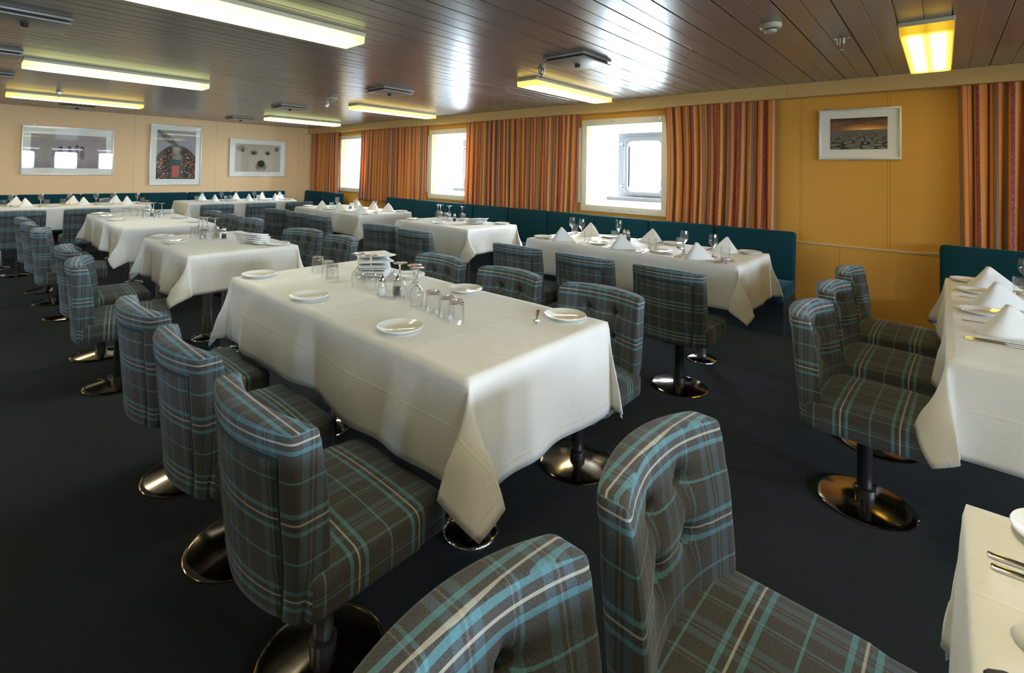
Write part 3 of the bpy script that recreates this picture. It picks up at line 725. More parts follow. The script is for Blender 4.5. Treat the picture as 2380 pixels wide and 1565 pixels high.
for x_, a, nm in zip((-5.41, -5.99, -6.60), (0, 2, 12), P6): ch(x_, 3.04, a, 'tartan chair with its back to us at the farthest bench table, %s of three' % nm)
for y_, nm in zip((2.51, 3.10, 3.72), P6): ch(-.235, y_, -92, 'tartan chair in profile facing the table at the right edge, %s of three' % nm)
ch(-.237, .985, -91, 'tartan chair at the bottom right with deeply buttoned back and full seat in view')
ch(-.240, .432, -90, 'tartan chair cropped by the bottom edge, only its arched back in view')
for y_, nm in zip((2.51, 3.12, 3.72), ('leftmost', 'middle', 'rightmost')): ch(-7.87, y_, 90, 'distant tartan chair at the right picture-wall table, %s of three' % nm)
ch(-7.87, .47, 90, 'distant tartan chair at the left edge by the left picture-wall table')
ch(-7.87, 1.06, 90, 'distant tartan chair right of the one at the left edge, by the left picture-wall table')

# ------------------------------------------------------------------ tables and cloths
def table(x0, x1, y0, y1, label):
    t = empty('dining_table', ((x0+x1)/2, (y0+y1)/2, 0), 0, label, 'table', 'dining tables under white cloths')
    W_, H_ = (x1-x0)/2-.004, (y1-y0)/2-.004
    MB().rbox(-W_, W_, -H_, H_, .715, TZ-.004, .006, (1, 1, 1)).build('tabletop', MAT['under'], t, True, angle=40)
    if W_ > H_: sp = [(s*(W_-.335), 0) for s in (-1, 1)]
    else: sp = [(0, s*(H_-.335)) for s in (-1, 1)]
    for (px, py) in sp:
        MB().lathe([(0, .02), (.034, .02), (.034, .715), (0, .715)], 28, (px, py, 0)).build('leg', MAT['steel'], t, True, angle=40)
        l = COL.objects[-1]
        MB().lathe([(0, .034), (.045, .034), (.075, .026), (.098, .016), (.104, .010), (.104, 0), (0, 0)], 40, (px, py, 0)).build('foot', MAT['chrome'], l, True, angle=50)
    return t
def cloth(x0, x1, y0, y1, ov, seed, label, wave=1.0, low={}, flare=.13, pleat=.24):
    """ov = overhang (xneg, xpos, yneg, ypos)"""
    W_, H_ = (x1-x0)/2, (y1-y0)/2; rnd = random.Random(seed); r = .012
    st = .020
    def axis(h, o0, o1):
        a = []
        n0 = int(o0/st); a += [-h-o0+o0*i/n0 for i in range(n0)]
        n1 = int(2*h/st); a += [-h+2*h*i/n1 for i in range(n1)]
        n2 = int(o1/st); a += [h+o1*i/n2 for i in range(n2+1)]
        return a
    ax, ay = axis(W_, ov[0], ov[1]), axis(H_, ov[2], ov[3])
    ph = [rnd.uniform(0, 6.28) for _ in range(12)]; vs = []
    cor = {}
    for sx in (-1, 1):
        for sy in (-1, 1): cor[(sx, sy)] = (rnd.uniform(-.06, .06), rnd.uniform(.9, 1.12)*(low.get((sx, sy), 1)))
    def hang(s, n, tcoord, L, k):
        # s: distance past the edge, tcoord along the edge, L half length
        e_ = min(1, max(0, (L-abs(tcoord))/.22))
        wv = math.sin(tcoord*7.5+ph[k])*.55+math.sin(tcoord*15+ph[k+4])*.35+math.sin(tcoord*27+ph[k+5])*.12
        off = s*(.06+.13*wave*wv*e_)*min(1, s/.05)*min(1, s/.18+.2)
        drop = math.sqrt(max(0, s*s-off*off)); return off+.004*min(1, s/.02), drop
    for a in ax:
        for b in ay:
            sx = -1 if a < -W_-1e-6 else (1 if a > W_+1e-6 else 0); sy = -1 if b < -H_-1e-6 else (1 if b > H_+1e-6 else 0)
            nz_ = noise.noise(Vector((a*3+seed, b*3, 0)))*.0022+noise.noise(Vector((a*9+seed, b*9, 3)))*.0008
            if not sx and not sy: vs.append((a, b, TZ+.001+max(-.001, nz_))); continue
            if sx and not sy:
                off, dr = hang(abs(a)-W_, sx, b, H_, 0 if sx < 0 else 1); vs.append((sx*(W_+off), b, TZ-dr)); continue
            if sy and not sx:
                off, dr = hang(abs(b)-H_, sy, a, W_, 2 if sy < 0 else 3); vs.append((a, sy*(H_+off), TZ-dr)); continue
            u, v = abs(a)-W_, abs(b)-H_; rho = math.hypot(u, v); th = math.atan2(v, u)/(PI/2)   # 0: along x side, 1: along y side
            sw, fl = cor[(sx, sy)]
            A_ = Vector((1, 0))*(.06*(1-th)); B_ = Vector((0, 1))*(.06*th)
            g_ = math.sin(PI*th); dg = Vector((.7071, .7071)); tg = Vector((-.7071, .7071))
            sm = min(1, rho/.05)*min(1, rho/.30+.25)
            p = A_+B_+dg*(flare*fl*g_**1.4)+tg*((pleat*math.sin(2*PI*(th-.5))+sw*g_))+dg*(.05*math.sin(3*PI*th)**2)
            p = p*rho*sm; rho *= 1-.15*g_**2
            if p.length > rho*.8: p = p*(rho*.8/p.length)
            dr = math.sqrt(max(0, rho*rho-p.length_squared))
            vs.append((sx*(W_+.004+p.x), sy*(H_+.004+p.y), TZ-dr))
    mx, my = (x0+x1)/2, (y0+y1)/2
    near = [c for c in SEATS if abs(c[0]-mx) < W_+.7 and abs(c[1]-my) < H_+.7]
    for i, (a, b, c) in enumerate(vs):
        if c < .462:   # the cloth rests on a seat that stands under it
            for (qx, qy, t_) in near:
                dx, dy = a+mx-qx, b+my-qy; lx, ly = dx*math.cos(t_)+dy*math.sin(t_), -dx*math.sin(t_)+dy*math.cos(t_)
                if abs(lx) < .250 and -.17 < ly < .268: vs[i] = (a, b, max(c, .449+.012*(c-.3)))
    na = len(ay); fs = [(i*na+k, (i+1)*na+k, (i+1)*na+k+1, i*na+k+1) for i in range(len(ax)-1) for k in range(na-1)]
    uvs = [(a, b) for a in ax for b in ay]
    o = mesh('tablecloth', vs, fs, MAT['linen'], None, True, loc=((x0+x1)/2, (y0+y1)/2, 0), uv=uvs)
    s = o.modifiers.new('thickness', 'SOLIDIFY'); s.thickness = .002; s.offset = 1
    return tag(o, label, 'tablecloth', 'white tablecloths')
TB = {
 'main': (-2.62, -.93, .93, 1.655), 't2': (-4.47, -3.40, .955, 1.64), 't3': (-6.90, -5.15, .95, 1.665),
 'W1': (-2.59, -.93, 3.245, 3.965), 'W2': (-4.42, -3.30, 3.235, 3.945), 'W3': (-6.80, -5.15, 3.23, 4.0),
 'F1': (-8.86, -8.13, .02, 1.80), 'F2': (-8.86, -8.13, 2.26, 3.87), 'R': (.012, .74, 2.125, 3.83), 'R2': (.030, .76, -.30, 1.185)}
NM = {'main': 'large cleared table in the foreground', 't2': 'short cleared table behind the foreground one', 't3': 'far long cleared table on the left',
 'W1': 'nearest table along the window bench', 'W2': 'short cleared table along the window bench', 'W3': 'farthest table along the window bench',
 'F1': 'left table along the picture wall', 'F2': 'right table along the picture wall', 'R': 'set table at the right edge', 'R2': 'cropped table in the bottom right corner'}
OV = {'main': ((.29, .315, .29, .29), 1, .9, {(1, -1): 1.0, (1, 1): .35}), 't2': ((.28, .24, .27, .28), 2, 1.4, {(1, -1): 1.35, (1, 1): 1.1}), 't3': ((.28, .28, .27, .27), 3, .9, {(1, -1): 1.0}),
 'W1': ((.28, .30, .27, .26), 4, .8, {(1, -1): .9, (1, 1): 1.3}), 'W2': ((.26, .24, .27, .26), 5, .6, {}), 'W3': ((.26, .26, .25, .26), 6, .7, {}),
 'F1': ((.26, .28, .26, .28), 7, .5, {}), 'F2': ((.26, .28, .28, .26), 8, .5, {}), 'R': ((.26, .27, .30, .28), 9, 1.0, {(-1, -1): 1.0}), 'R2': ((.27, .27, .27, .22), 11, .3, {(-1, 1): .3})}
for k, (x0, x1, y0, y1) in TB.items():
    table(x0, x1, y0, y1, 'pedestal table hidden under the cloth of the '+NM[k])
    o, s, wv, lw = OV[k]
    cloth(x0, x1, y0, y1, o, s, 'white cloth draped over the '+NM[k], wv, lw, *((.05, .04) if k == 'R2' else ()))

# ------------------------------------------------------------------ tableware prototypes
T0 = TZ+.0035
def thick(o, test):
    o.data.materials.append(MAT['solid'])
    for p in o.data.polygons:
        if test(p.center.z, math.hypot(p.center.x, p.center.y)): p.material_index = 1
    return o
def m_plate(r, name='side_plate'):
    p = [(0, .003), (r*.55, .003), (r*.62, .005), (r*.95, .014), (r, .0165), (r*.985, .0185), (r*.94, .0165), (r*.66, .0085), (r*.58, .0065), (0, .0060)]
    p = [(r*.56, 0.0), (r*.60, .003), (r*.95, .012), (r, .0150), (r*.985, .0172), (r*.94, .0158), (r*.66, .0080), (r*.58, .0058), (0, .0055)]
    o = MB().lathe([(0, .0015), (r*.55, .0015)]+p, 48).build(name, MAT['china'], None, True, angle=60); o['category'] = 'plate'; return o
def wine(inv=False):
    H_ = .155
    pr = [(0, 0), (.030, 0), (.031, .001), (.030, .002), (.012, .005), (.0045, .012), (.0035, .040), (.0042, .062), (.010, .070), (.022, .083), (.0290, .100), (.0300, .115), (.0275, .140), (.0258, .155),
          (.0250, .155), (.0266, .140), (.0290, .115), (.0280, .100), (.021, .085), (.010, .074), (0, .071)]
    if inv: pr = [(r_, H_-z) for r_, z in reversed(pr)]
    o = MB().lathe(pr, 28).build('wine_glass', MAT['glass'], None, True, angle=60); thick(o, (lambda z, r_: H_-z < .076) if inv else (lambda z, r_: z < .076)); o['category'] = 'wine glass'; return o
def tumbler(inv=False):
    H_ = .082
    pr = [(0, 0), (.026, 0), (.028, .002), (.0285, .012), (.0310, .080), (.0306, .082), (.0298, .080), (.0270, .014), (.024, .010), (0, .009)]
    if inv: pr = [(r_, H_-z) for r_, z in reversed(pr)]
    o = MB().lathe(pr, 28).build('tumbler', MAT['glass'], None, True, angle=60); thick(o, (lambda z, r_: H_-z < .016) if inv else (lambda z, r_: z < .016)); o['category'] = 'tumbler'; return o
def shaker(kind):
    t = empty('salt_shaker' if kind == 'salt' else 'pepper_shaker', (0, 0, 0), 0, 'x', 'shaker')
    MB().lathe([(0, 0), (.021, 0), (.022, .004), (.019, .045), (.017, .060), (.014, .068), (.013, .068), (.0155, .060), (.017, .045), (.019, .006), (0, .005)], 12).build('jar', MAT['glass'], t, True, angle=30)
    MB().lathe([(0, .0055), (.0165, .0065), (.0155, .040), (0, .042)], 12).build(kind, MAT[kind], t, True)
    MB().lathe([(0, .066), (.0145, .066), (.0148, .078), (.011, .086), (.004, .090), (.004, .094), (0, .097)], 16).build('cap', MAT['chrome'], t, True, angle=50)
    return t
def flat(pts, th=.0016, cz=lambda x, y: 0):
    """pts: list of (y, halfwidth); makes a thin bar along y"""
    vs = []; fs = []
    for y, hw in pts:
        z = cz(0, y)
        for sx in (-1, 0, 1): vs.append((sx*hw, y, z+(th*.6 if sx == 0 else 0)))
        for sx in (-1, 0, 1): vs.append((sx*hw, y, z-th+(th*.3 if sx == 0 else 0)))
    n = len(pts)
    for i in range(n-1):
        a = i*6; b = a+6
        fs += [(a, a+1, b+1, b), (a+1, a+2, b+2, b+1), (a+3, b+3, b+4, a+4), (a+4, b+4, b+5, a+5), (a, b, b+3, a+3), (a+2, a+5, b+5, b+2)]
    fs += [(0, 3, 4, 1), (1, 4, 5, 2)]; e_ = (n-1)*6; fs += [(e_, e_+1, e_+4, e_+3), (e_+1, e_+2, e_+5, e_+4)]
    return vs, fs
def knife():
    t = empty('table_knife', (0, 0, 0), 0, 'x', 'knife')
    v, f = flat([(-.100, .003), (-.098, .0055), (-.06, .0055), (-.01, .0035), (0, .0035)], .0035); MB().add([(a, b, c+.0042) for a, b, c in v], f).build('handle', MAT['cutlery'], t, True, angle=45)
    v, f = flat([(0, .0035), (.01, .0075), (.07, .0085), (.095, .006), (.103, .001)], .0012); MB().add([(a, b, c+.003) for a, b, c in v], f).build('blade', MAT['cutlery'], t, True, angle=45)
    return t
def spoon():
    o_ = [(-.095, .003), (-.092, .007), (-.06, .0055), (0, .0025), (.04, .0025), (.052, .012), (.068, .019), (.085, .018), (.098, .009), (.102, .002)]
    v, f = flat(o_, .0014, lambda x, y: .004+(.003*math.exp(-((y-.03)/.03)**2)))
    vs = []
    for (a, b, c) in v:
        if b > .045: c -= .0025*(1-abs(a)/.02) if abs(a) < .002 else 0
        vs.append((a, b, c))
    o = mesh('table_spoon', vs, f, MAT['cutlery'], None, True, angle=60); o['category'] = 'spoon'; return o
def fork():
    t = empty('table_fork', (0, 0, 0), 0, 'x', 'fork')
    v, f = flat([(-.095, .003), (-.092, .0065), (-.06, .005), (0, .0024), (.035, .0024), (.05, .010), (.060, .0115)], .0014, lambda x, y: .004+.003*math.exp(-((y-.03)/.03)**2)); MB().add(v, f).build('handle', MAT['cutlery'], t, True, angle=60)
    mb = MB()
    for k in range(4):
        xx = -.0090+.006*k; mb.tube([(xx, .058, .0036), (xx, .075, .0030), (xx, .098, .0055)], [.0014, .0012, .0006], 6)
    mb.build('tines', MAT['cutlery'], t, True); return t
def napkin_peak():
    """upright folded napkin: two leaning flaps meeting in a peak"""
    vs = []; fs = []; nu, nv = 14, 8; Hn = .112
    def surf(base, apex, k0, inward=0):
        k = len(vs); nu = 24
        for i in range(nu+1):
            for j in range(nv+1):
                s = i/nu; tt = j/nv; bx_, by = base(s); ax_, ay_ = apex(s)
                z = Hn*tt*(1-k0*(2*s-1)**2*.0); bulge = .010*math.sin(PI*tt)*math.sin(PI*s)
                vs.append((bx_*(1-tt)+ax_*tt, (by*(1-tt)+ay_*tt)-bulge, z))
        for i in range(nu):
            for j in range(nv): fs.append((k+i*(nv+1)+j, k+(i+1)*(nv+1)+j, k+(i+1)*(nv+1)+j+1, k+i*(nv+1)+j+1))
    ctl = [(.104, .022), (.06, -.006), (.01, -.030), (-.040, -.050), (-.072, -.046), (-.086, -.022), (-.080, .008), (-.060, .026)]
    def cr(s):
        n = len(ctl)-1; x = s*n; i = min(int(x), n-1); f = x-i; P0, P1, P2, P3 = ctl[max(i-1, 0)], ctl[i], ctl[i+1], ctl[min(i+2, n)]
        return tuple(.5*((2*P1[q])+(-P0[q]+P2[q])*f+(2*P0[q]-5*P1[q]+4*P2[q]-P3[q])*f*f+(-P0[q]+3*P1[q]-3*P2[q]+P3[q])*f**3) for q in (0, 1))
    surf(cr, lambda s: (-.004-.012*s, -.004*math.sin(PI*s)), 0)
    surf(lambda s: (.100-.165*s, .028+.022*math.sin(PI*s)), lambda s: (-.004-.012*s, .003), 0)
    surf(lambda s: (-.066+.03*math.cos(s*4.5)*.8, -.008+.030*math.sin(s*4.5)), lambda s: (-.012+.004*s, .001), 0)
    o = mesh('folded_napkin', vs, fs, MAT['linen'], None, True); s = o.modifiers.new('thickness', 'SOLIDIFY'); s.thickness = .0025; s.offset = 0
    o['category'] = 'napkin'; return o
def napkin_stack(seed, n=9, L=.19, W_=.12, rise=.0):
    """pile of folded napkins fanned at one side; each is an object"""
    rnd = random.Random(seed); out = []
    for i in range(n):
        vs = []; fs = []; nu, nv = 14, 6; th = .0108
        tilt = .30*i/n; z0 = .0052+i*.0150
        prof = []
        for q in range(nu+1):
            s = q/nu; prof.append((-.5*W_+W_*s, th*.5))
        k = 0
        for layer in (0, 1):
            for a in range(nu+1):
                for b in range(nv+1):
                    s = a/nu; tt = b/nv
                    x_ = (-.5+s)*W_+.006*i*(i%2*2-1 if W_ > .15 else 1); y_ = (-.5+tt)*L*(1-.04*abs(math.sin(i*2.1)))
                    # folded edge: both layers meet at s=1 with a round nose
                    e_ = math.sqrt(max(0, 1-((s-.93)/.07)**2)) if s > .93 else 1
                    zz = z0+.0028+(layer-.5)*th*.92*e_+.0010*math.sin(s*7)+.0012*math.sin(tt*5)*s
                    vs.append((x_, y_, zz+max(0, s-.35)*.02))
        m_ = (nu+1)*(nv+1)
        for lay in (0, 1):
            for a in range(nu):
                for b in range(nv):
                    f = (lay*m_+a*(nv+1)+b, lay*m_+(a+1)*(nv+1)+b, lay*m_+(a+1)*(nv+1)+b+1, lay*m_+a*(nv+1)+b+1); fs.append(f if lay else f[::-1])
        for b in range(nv): fs.append((nu*(nv+1)+b, nu*(nv+1)+b+1, m_+nu*(nv+1)+b+1, m_+nu*(nv+1)+b)); fs.append((b, m_+b, m_+b+1, b+1))
        for a in range(nu): fs.append((a*(nv+1), (a+1)*(nv+1), m_+(a+1)*(nv+1), m_+a*(nv+1))); fs.append((a*(nv+1)+nv, m_+a*(nv+1)+nv, m_+(a+1)*(nv+1)+nv, (a+1)*(nv+1)+nv))
        o = mesh('linen_napkin', vs, fs, MAT['linen'], None, True); o['category'] = 'napkin'; out.append((o, rnd.uniform(-.10, .10)))
    return out
def stack_at(x, y, ang, seed, n, where, L=.19, W_=.12, fan=.05, tz=T0):
    for i, (o, ja) in enumerate(napkin_stack(seed, n, L, W_)):
        o.location = (x+.004*math.sin(i*1.7+seed), y+.004*math.cos(i*2.3), tz-.0015); o.rotation_euler = (0, 0, ang+fan*(i-n/2)*.4)
        nm = 'bottom' if i == 0 else ('top' if i == n-1 else ['second', 'third', 'fourth', 'fifth', 'sixth', 'seventh', 'eighth', 'ninth', 'tenth'][i-1])
        tag(o, 'folded white linen napkin, %s from the bottom of the pile on %s' % (nm, where) if 0 < i < n-1 else 'folded white linen napkin at the %s of the pile on %s' % (nm, where), 'napkin', 'napkins piled on '+where)

PL = m_plate(.080); WU = wine(); WI = wine(True); TU = tumbler(); TI = tumbler(True)
SS = shaker('salt'); PP = shaker('pepper'); KN = knife(); SP = spoon(); FK = fork(); NP = napkin_peak()
bpy.context.view_layer.update()

# ---- the large foreground table
M_ = 'the large foreground table'
g = 'white side plates'
for (x_, y_, lb) in ((-2.555, 1.035, 'at the far left corner of '), (-1.985, 1.015, 'second along the aisle edge of '), (-1.385, 1.040, 'nearest the camera on the aisle edge of '),
                     (-1.065, 1.575, 'at the right front corner beside a fork on '), (-1.625, 1.585, 'behind the upturned tumblers on '), (-2.04, 1.585, 'half hidden behind the upturned wine glasses on ')):
    place(PL, (x_, y_, T0), 0, 'white side plate '+lb+M_, g)
place(FK, (-1.140, 1.498, T0), math.radians(-145), 'single fork lying beside the corner plate on '+M_, 'forks')
for i, (x_, y_, lb) in enumerate(((-2.46, 1.30, 'farthest left'), (-2.31, 1.275, 'second from the left, by the napkin pile'), (-2.21, 1.245, 'just left of the napkin pile'), (-1.475, 1.265, 'right of the upturned wine glasses'), (-1.385, 1.255, 'middle of the right three'), (-1.31, 1.235, 'nearest the camera'))):
    place(TI, (x_, y_, T0), 0, 'upside-down tumbler, %s, on %s' % (lb, M_), 'upside-down tumblers')
for (x_, y_, lb) in ((-2.03, 1.275, 'left one before the napkin pile'), (-1.955, 1.295, 'right one before the napkin pile'), (-1.720, 1.285, 'beside the pepper shaker'), (-1.640, 1.30, 'middle of the right three'), (-1.585, 1.27, 'rightmost')):
    place(WI, (x_, y_, T0), 0, 'upside-down wine glass, %s, on %s' % (lb, M_), 'upside-down wine glasses')
place(SS, (-1.805, 1.255, T0), 0, 'glass salt shaker on '+M_); place(PP, (-1.765, 1.305, T0), 0, 'glass pepper shaker with dark pepper on '+M_)
stack_at(-2.19, 1.47, math.radians(-30), 5, 8, M_, .16, .20, .16)
# ---- short cleared table
M_ = 'the short aisle table'
for (x_, y_, lb) in ((-4.38, 1.05, 'at the far left corner of '), (-4.02, 1.04, 'nearer on the left edge of '), (-3.50, 1.54, 'at the right corner of ')): place(PL, (x_, y_, T0), 0, 'white side plate '+lb+M_, g)
for (x_, y_, lb) in ((-4.26, 1.26, 'leftmost'), (-4.20, 1.30, 'second'), (-4.14, 1.25, 'third'), (-4.09, 1.32, 'rightmost')): place(WI, (x_, y_, T0), 0, 'upside-down wine glass, %s of the cluster, on %s' % (lb, M_), 'upside-down wine glasses')
for (x_, y_, lb) in ((-4.06, 1.24, 'front'), (-3.98, 1.30, 'right'), (-4.22, 1.22, 'left')): place(TI, (x_, y_, T0), 0, 'upside-down tumbler at the %s of the cluster on %s' % (lb, M_), 'upside-down tumblers')
place(SS, (-4.14, 1.35, T0), 0, 'glass salt shaker on '+M_); place(PP, (-4.02, 1.36, T0), 0, 'glass pepper shaker on '+M_)
stack_at(-3.66, 1.44, math.radians(-70), 9, 5, M_, .22, .11, .13)
# ---- far long cleared table
M_ = 'the far aisle table'
for (x_, y_, lb) in ((-6.78, 1.04, 'at the far left corner of '), (-6.42, 1.04, 'middle of the aisle edge of '), (-5.97, 1.04, 'nearest on the aisle edge of '), (-5.88, 1.57, 'middle of the inner edge of '), (-5.38, 1.57, 'at the near inner corner of ')): place(PL, (x_, y_, T0), 0, 'white side plate '+lb+M_, g)
for (x_, y_, lb) in ((-6.50, 1.40, 'farthest'), (-6.12, 1.38, 'middle'), (-5.98, 1.42, 'nearest')): place(WI, (x_, y_, T0), 0, 'upside-down wine glass, %s, on %s' % (lb, M_), 'upside-down wine glasses')
for (x_, y_, lb) in ((-6.52, 1.22, 'leftmost'), (-6.38, 1.26, 'second'), (-6.28, 1.30, 'third'), (-6.06, 1.30, 'fourth'), (-5.90, 1.36, 'rightmost')): place(TI, (x_, y_, T0), 0, 'upside-down tumbler, %s of the row, on %s' % (lb, M_), 'upside-down tumblers')
place(SS, (-6.24, 1.36, T0), 0, 'glass salt shaker on '+M_); place(PP, (-6.18, 1.38, T0), 0, 'dark pepper shaker on '+M_)
stack_at(-6.50, 1.56, 0, 12, 3, M_, .18, .12, .05)
# ---- short cleared bench table
M_ = 'the short window table'
for (x_, y_, lb) in ((-4.33, 3.40, 'at the far left corner of '), (-3.88, 3.40, 'in the middle of the front edge of '), (-3.98, 3.85, 'behind the shakers on '), (-3.43, 3.87, 'at the right rear corner of ')): place(PL, (x_, y_, T0), 0, 'white side plate '+lb+M_, g)
for (x_, y_, lb) in ((-4.36, 3.78, 'leftmost'), (-4.28, 3.75, 'second'), (-4.12, 3.74, 'third'), (-3.97, 3.80, 'rightmost')): place(WI, (x_, y_, T0), 0, 'upside-down wine glass, %s of four, on %s' % (lb, M_), 'upside-down wine glasses')
for (x_, y_, lb) in ((-4.20, 3.68, 'left'), (-4.08, 3.66, 'middle'), (-3.90, 3.75, 'right')): place(TI, (x_, y_, T0), 0, 'upside-down tumbler, %s of three, on %s' % (lb, M_), 'upside-down tumblers')
place(SS, (-3.98, 3.62, T0), 0, 'glass salt shaker on '+M_); place(PP, (-3.90, 3.62, T0), 0, 'glass pepper shaker on '+M_)
stack_at(-3.60, 3.66, math.radians(-8), 15, 4, M_, .16, .15, .04)

# ---- set tables: one place setting = napkin, cutlery, bread plate, wine glass, tumbler
def setting(x, y, ang, who, M_, wine_=True, tum=True, plate=True, nap_rz=0, cut=True, nap=(0, .07)):
    """ang: direction the guest faces (0 = +y). local +y away from the guest"""
    ca, sa = math.cos(ang), math.sin(ang)
    def P_(dx, dy): return (x+dx*ca-dy*sa, y+dx*sa+dy*ca, T0)
    n = '%s of %s' % (who, M_)
    place(NP, P_(*nap), ang+nap_rz, 'white peaked napkin at '+n, 'peaked napkins')
    if cut:
        place(FK, P_(-.125, .06), ang+.03, 'outer fork at '+n, 'forks'); place(FK, P_(-.155, .055), ang+.02, 'fork left of its twin at '+n, 'forks')
        place(KN, P_(.120, .06), ang, 'inner knife at '+n, 'knives'); place(KN, P_(.145, .058), ang-.02, 'outer knife at '+n, 'knives')
        place(SP, P_(.170, .06), ang, 'spoon at '+n, 'spoons')
    if plate: place(PL, P_(-.235, .07), 0, 'white side plate at '+n, g)
    if wine_: place(WU, P_(.105, .20), 0, 'upright wine glass at '+n, 'upright wine glasses')
    if tum: place(TU, P_(.165, .185), 0, 'upright tumbler at '+n, 'upright tumblers')
M_ = 'the near window table'
for (x_, nm, r_) in ((-2.28, 'the left front place', .25), (-1.75, 'the middle front place', .15), (-1.20, 'the right front place', .35)):
    place(NP, (x_, 3.315, T0), r_, 'white peaked napkin at %s of %s' % (nm, M_), 'peaked napkins')
for (x_, nm, r_) in ((-2.34, 'the left rear place', 2.9), (-1.76, 'the middle rear place', 3.2), (-1.17, 'the right rear place', 3.4)):
    place(NP, (x_, 3.83 if x_ < -1.3 else 3.78, T0), r_, 'white peaked napkin at %s of %s' % (nm, M_), 'peaked napkins')
for (x_, y_, lb) in ((-2.47, 3.74, 'farthest left'), (-2.345, 3.70, 'second, before a napkin'), (-2.06, 3.84, 'third, before the blue bench'), (-1.38, 3.54, 'fourth, by a tumbler'), (-1.165, 3.50, 'rightmost')):
    place(WU, (x_, y_, T0), 0, 'upright wine glass, %s, on %s' % (lb, M_), 'upright wine glasses')
for (x_, y_, lb) in ((-2.50, 3.83, 'leftmost at the back'), (-2.14, 3.47, 'second from the left'), (-2.02, 3.70, 'behind the middle'), (-1.60, 3.50, 'in front of the middle napkin'), (-1.475, 3.71, 'left of the tall wine glass'), (-1.07, 3.45, 'rightmost, in front')):
    place(TU, (x_, y_, T0), 0, 'upright tumbler, %s, on %s' % (lb, M_), 'upright tumblers')
for (x_, y_, lb) in ((-2.50, 3.35, 'at the left front corner of '), (-2.0, 3.40, 'between the first two front napkins on '), (-2.13, 3.83, 'at the back left of '), (-1.50, 3.40, 'between the last two front napkins on '), (-1.60, 3.86, 'at the back middle of '), (-1.03, 3.86, 'at the right rear corner of ')):
    place(PL, (x_, y_, T0), 0, 'white side plate '+lb+M_, g)
place(SS, (-1.965, 3.76, T0), 0, 'glass salt shaker on '+M_); place(PP, (-1.91, 3.72, T0), 0, 'glass pepper shaker on '+M_)
for (x_, nm) in ((-2.28, 'left front place'), (-1.75, 'middle front place'), (-1.20, 'right front place')):
    for dx, lb in ((-.145, 'outer'), (-.115, 'inner')): place(FK, (x_+dx, 3.36, T0), .05, '%s fork at the %s of %s' % (lb, nm, M_), 'forks')
    for dx, lb in ((.125, 'inner'), (.150, 'outer')): place(KN, (x_+dx, 3.36, T0), 0, '%s knife at the %s of %s' % (lb, nm, M_), 'knives')
    place(SP, (x_+.180, 3.36, T0), .05, 'spoon at the %s of %s' % (nm, M_), 'spoons')
for (x_, nm) in ((-2.34, 'left rear place'), (-1.78, 'middle rear place'), (-1.17, 'right rear place')):
    for dx, lb in ((.145, 'outer'), (.115, 'inner')): place(FK, (x_+dx, 3.86, T0), PI, '%s fork at the %s of %s' % (lb, nm, M_), 'forks')
    place(KN, (x_-.13, 3.86, T0), PI, 'knife at the %s of %s' % (nm, M_), 'knives')
# ---- farthest bench table
M_ = 'the far window table'
for (x_, y_, r_, nm) in ((-6.20, 3.32, .2, 'left front'), (-5.77, 3.33, .2, 'middle front'), (-5.27, 3.33, .25, 'right front'), (-6.18, 3.83, 3, 'left rear'), (-5.78, 3.84, 3, 'middle rear'), (-5.38, 3.80, 3.2, 'right rear')):
    place(NP, (x_, y_, T0), r_, 'white peaked napkin, %s place on %s' % (nm, M_), 'peaked napkins')
for (x_, y_, lb) in ((-6.17, 3.52, 'left front'), (-6.02, 3.72, 'middle'), (-5.30, 3.56, 'right')): place(WU, (x_, y_, T0), 0, 'upright wine glass at the %s of %s' % (lb, M_), 'upright wine glasses')
for (x_, y_, lb) in ((-6.24, 3.48, 'left front'), (-5.68, 3.50, 'middle'), (-5.24, 3.52, 'right')): place(TU, (x_, y_, T0), 0, 'upright tumbler at the %s of %s' % (lb, M_), 'upright tumblers')
for (x_, y_, lb) in ((-6.68, 3.36, 'left front corner'), (-6.02, 3.36, 'left of the middle napkin'), (-5.52, 3.36, 'left of the right napkin'), (-5.25, 3.92, 'right rear corner')): place(PL, (x_, y_, T0), 0, 'white side plate at the %s of %s' % (lb, M_), g)
place(SS, (-5.98, 3.64, T0), 0, 'glass salt shaker on '+M_); place(PP, (-5.93, 3.58, T0), 0, 'glass pepper shaker on '+M_)
for x_, nm in ((-6.20, 'left'), (-5.77, 'middle'), (-5.27, 'right')):
    place(KN, (x_+.13, 3.36, T0), 0, 'knife at the %s front place of %s' % (nm, M_), 'knives'); place(SP, (x_+.16, 3.36, T0), 0, 'spoon at the %s front place of %s' % (nm, M_), 'spoons')
for dx, lb in ((.13, 'left'), (.16, 'right')): place(FK, (-5.38+dx, 3.86, T0), PI, '%s fork at the right rear place of %s' % (lb, M_), 'forks')
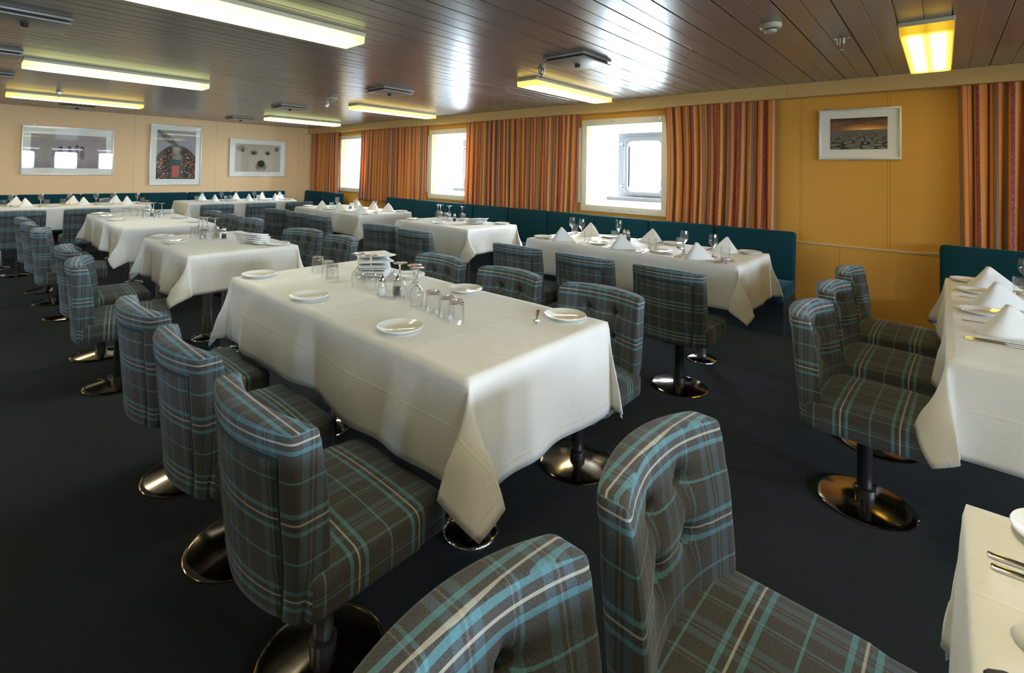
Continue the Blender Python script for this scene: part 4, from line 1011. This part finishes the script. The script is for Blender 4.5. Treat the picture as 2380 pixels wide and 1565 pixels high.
# ---- picture-wall tables
for M_, ys in (('the left picture-wall table', (.55, 1.10, 1.56)), ('the right picture-wall table', (2.66, 3.16, 3.58))):
    for y_, nm in zip(ys, ('left', 'middle', 'right')):
        place(NP, (-8.27, y_, T0), PI/2+.5, 'white peaked napkin at the %s front place of %s' % (nm, M_), 'peaked napkins')
        place(NP, (-8.66, y_-.07, T0), -PI/2+.3, 'white peaked napkin at the %s rear place of %s' % (nm, M_), 'peaked napkins')
        place(WU, (-8.46, y_+.15, T0), 0, 'upright wine glass right of the %s front napkin on %s' % (nm, M_), 'upright wine glasses')
        place(WU, (-8.50, y_-.12, T0), 0, 'upright wine glass left of the %s front napkin on %s' % (nm, M_), 'upright wine glasses')
        place(TU, (-8.40, y_+.20, T0), 0, 'upright tumbler right of the %s front napkin on %s' % (nm, M_), 'upright tumblers')
        place(TU, (-8.52, y_-.18, T0), 0, 'upright tumbler left of the %s front napkin on %s' % (nm, M_), 'upright tumblers')
        place(PL, (-8.23, y_+.24 if y_ < 3.5 else y_+.20, T0), 0, 'white side plate right of the %s front napkin on %s' % (nm, M_), g)
        place(SP, (-8.23, y_+.12, T0), PI/2, 'spoon at the %s front place of %s' % (nm, M_), 'spoons')
place(NP, (-8.62, 3.80, T0), -PI/2, 'white peaked napkin at the far right end of the right picture-wall table', 'peaked napkins')
# ---- set table at the right edge (guests face +x)
M_ = 'the right-edge table'
for (y_, nm) in ((2.56, 'nearest'), (3.10, 'middle'), (3.62, 'farthest')):
    NPo = place(NP, (.185, y_, T0), .12, 'large white peaked napkin, %s of three in a row on %s' % (nm, M_), 'peaked napkins'); NPo.scale = (1.15, 1.15, 1.0)
    for dy, lb in ((-.16, 'outer'), (-.135, 'inner')): place(KN, (.155, y_+dy, T0), -PI/2+.02, '%s knife at the %s place of %s' % (lb, nm, M_), 'knives')
    if y_ > 2.6: place(PL, (.125, y_+.20-.40, T0), 0, 'white side plate before the %s chair-side napkin of %s' % (nm, M_), g)
    place(SP, (.25, y_-.115, T0), -PI/2, 'spoon at the %s place of %s' % (nm, M_), 'spoons')
    place(FK, (.150, y_+.145, T0), -PI/2, 'fork at the %s place of %s' % (nm, M_), 'forks')
place(PL, (.105, 3.76, T0), 0, 'white side plate at the far left corner of '+M_, g)
place(TU, (.285, 3.56, T0), 0, 'upright tumbler behind the far napkins on '+M_, 'upright tumblers')
place(WU, (.318, 3.76, T0), 0, 'upright wine glass against the dark bench on '+M_, 'upright wine glasses')
# ---- corner table at the bottom right
M_ = 'the bottom-right table'
place(PL, (.158, 1.150, T0), 0, 'white side plate at the far corner of '+M_, g)
place(KN, (.148, 1.052, T0), -PI/2+.06, 'knife nearer the plate on '+M_, 'knives'); place(KN, (.150, 1.022, T0), -PI/2+.05, 'knife farther from the plate on '+M_, 'knives')
place(NP, (.150, .905, T0), .15, 'white peaked napkin on '+M_, 'peaked napkins')
place(SP, (.135, .792, T0), PI/2, 'spoon at the bottom edge of the photo on '+M_, 'spoons')
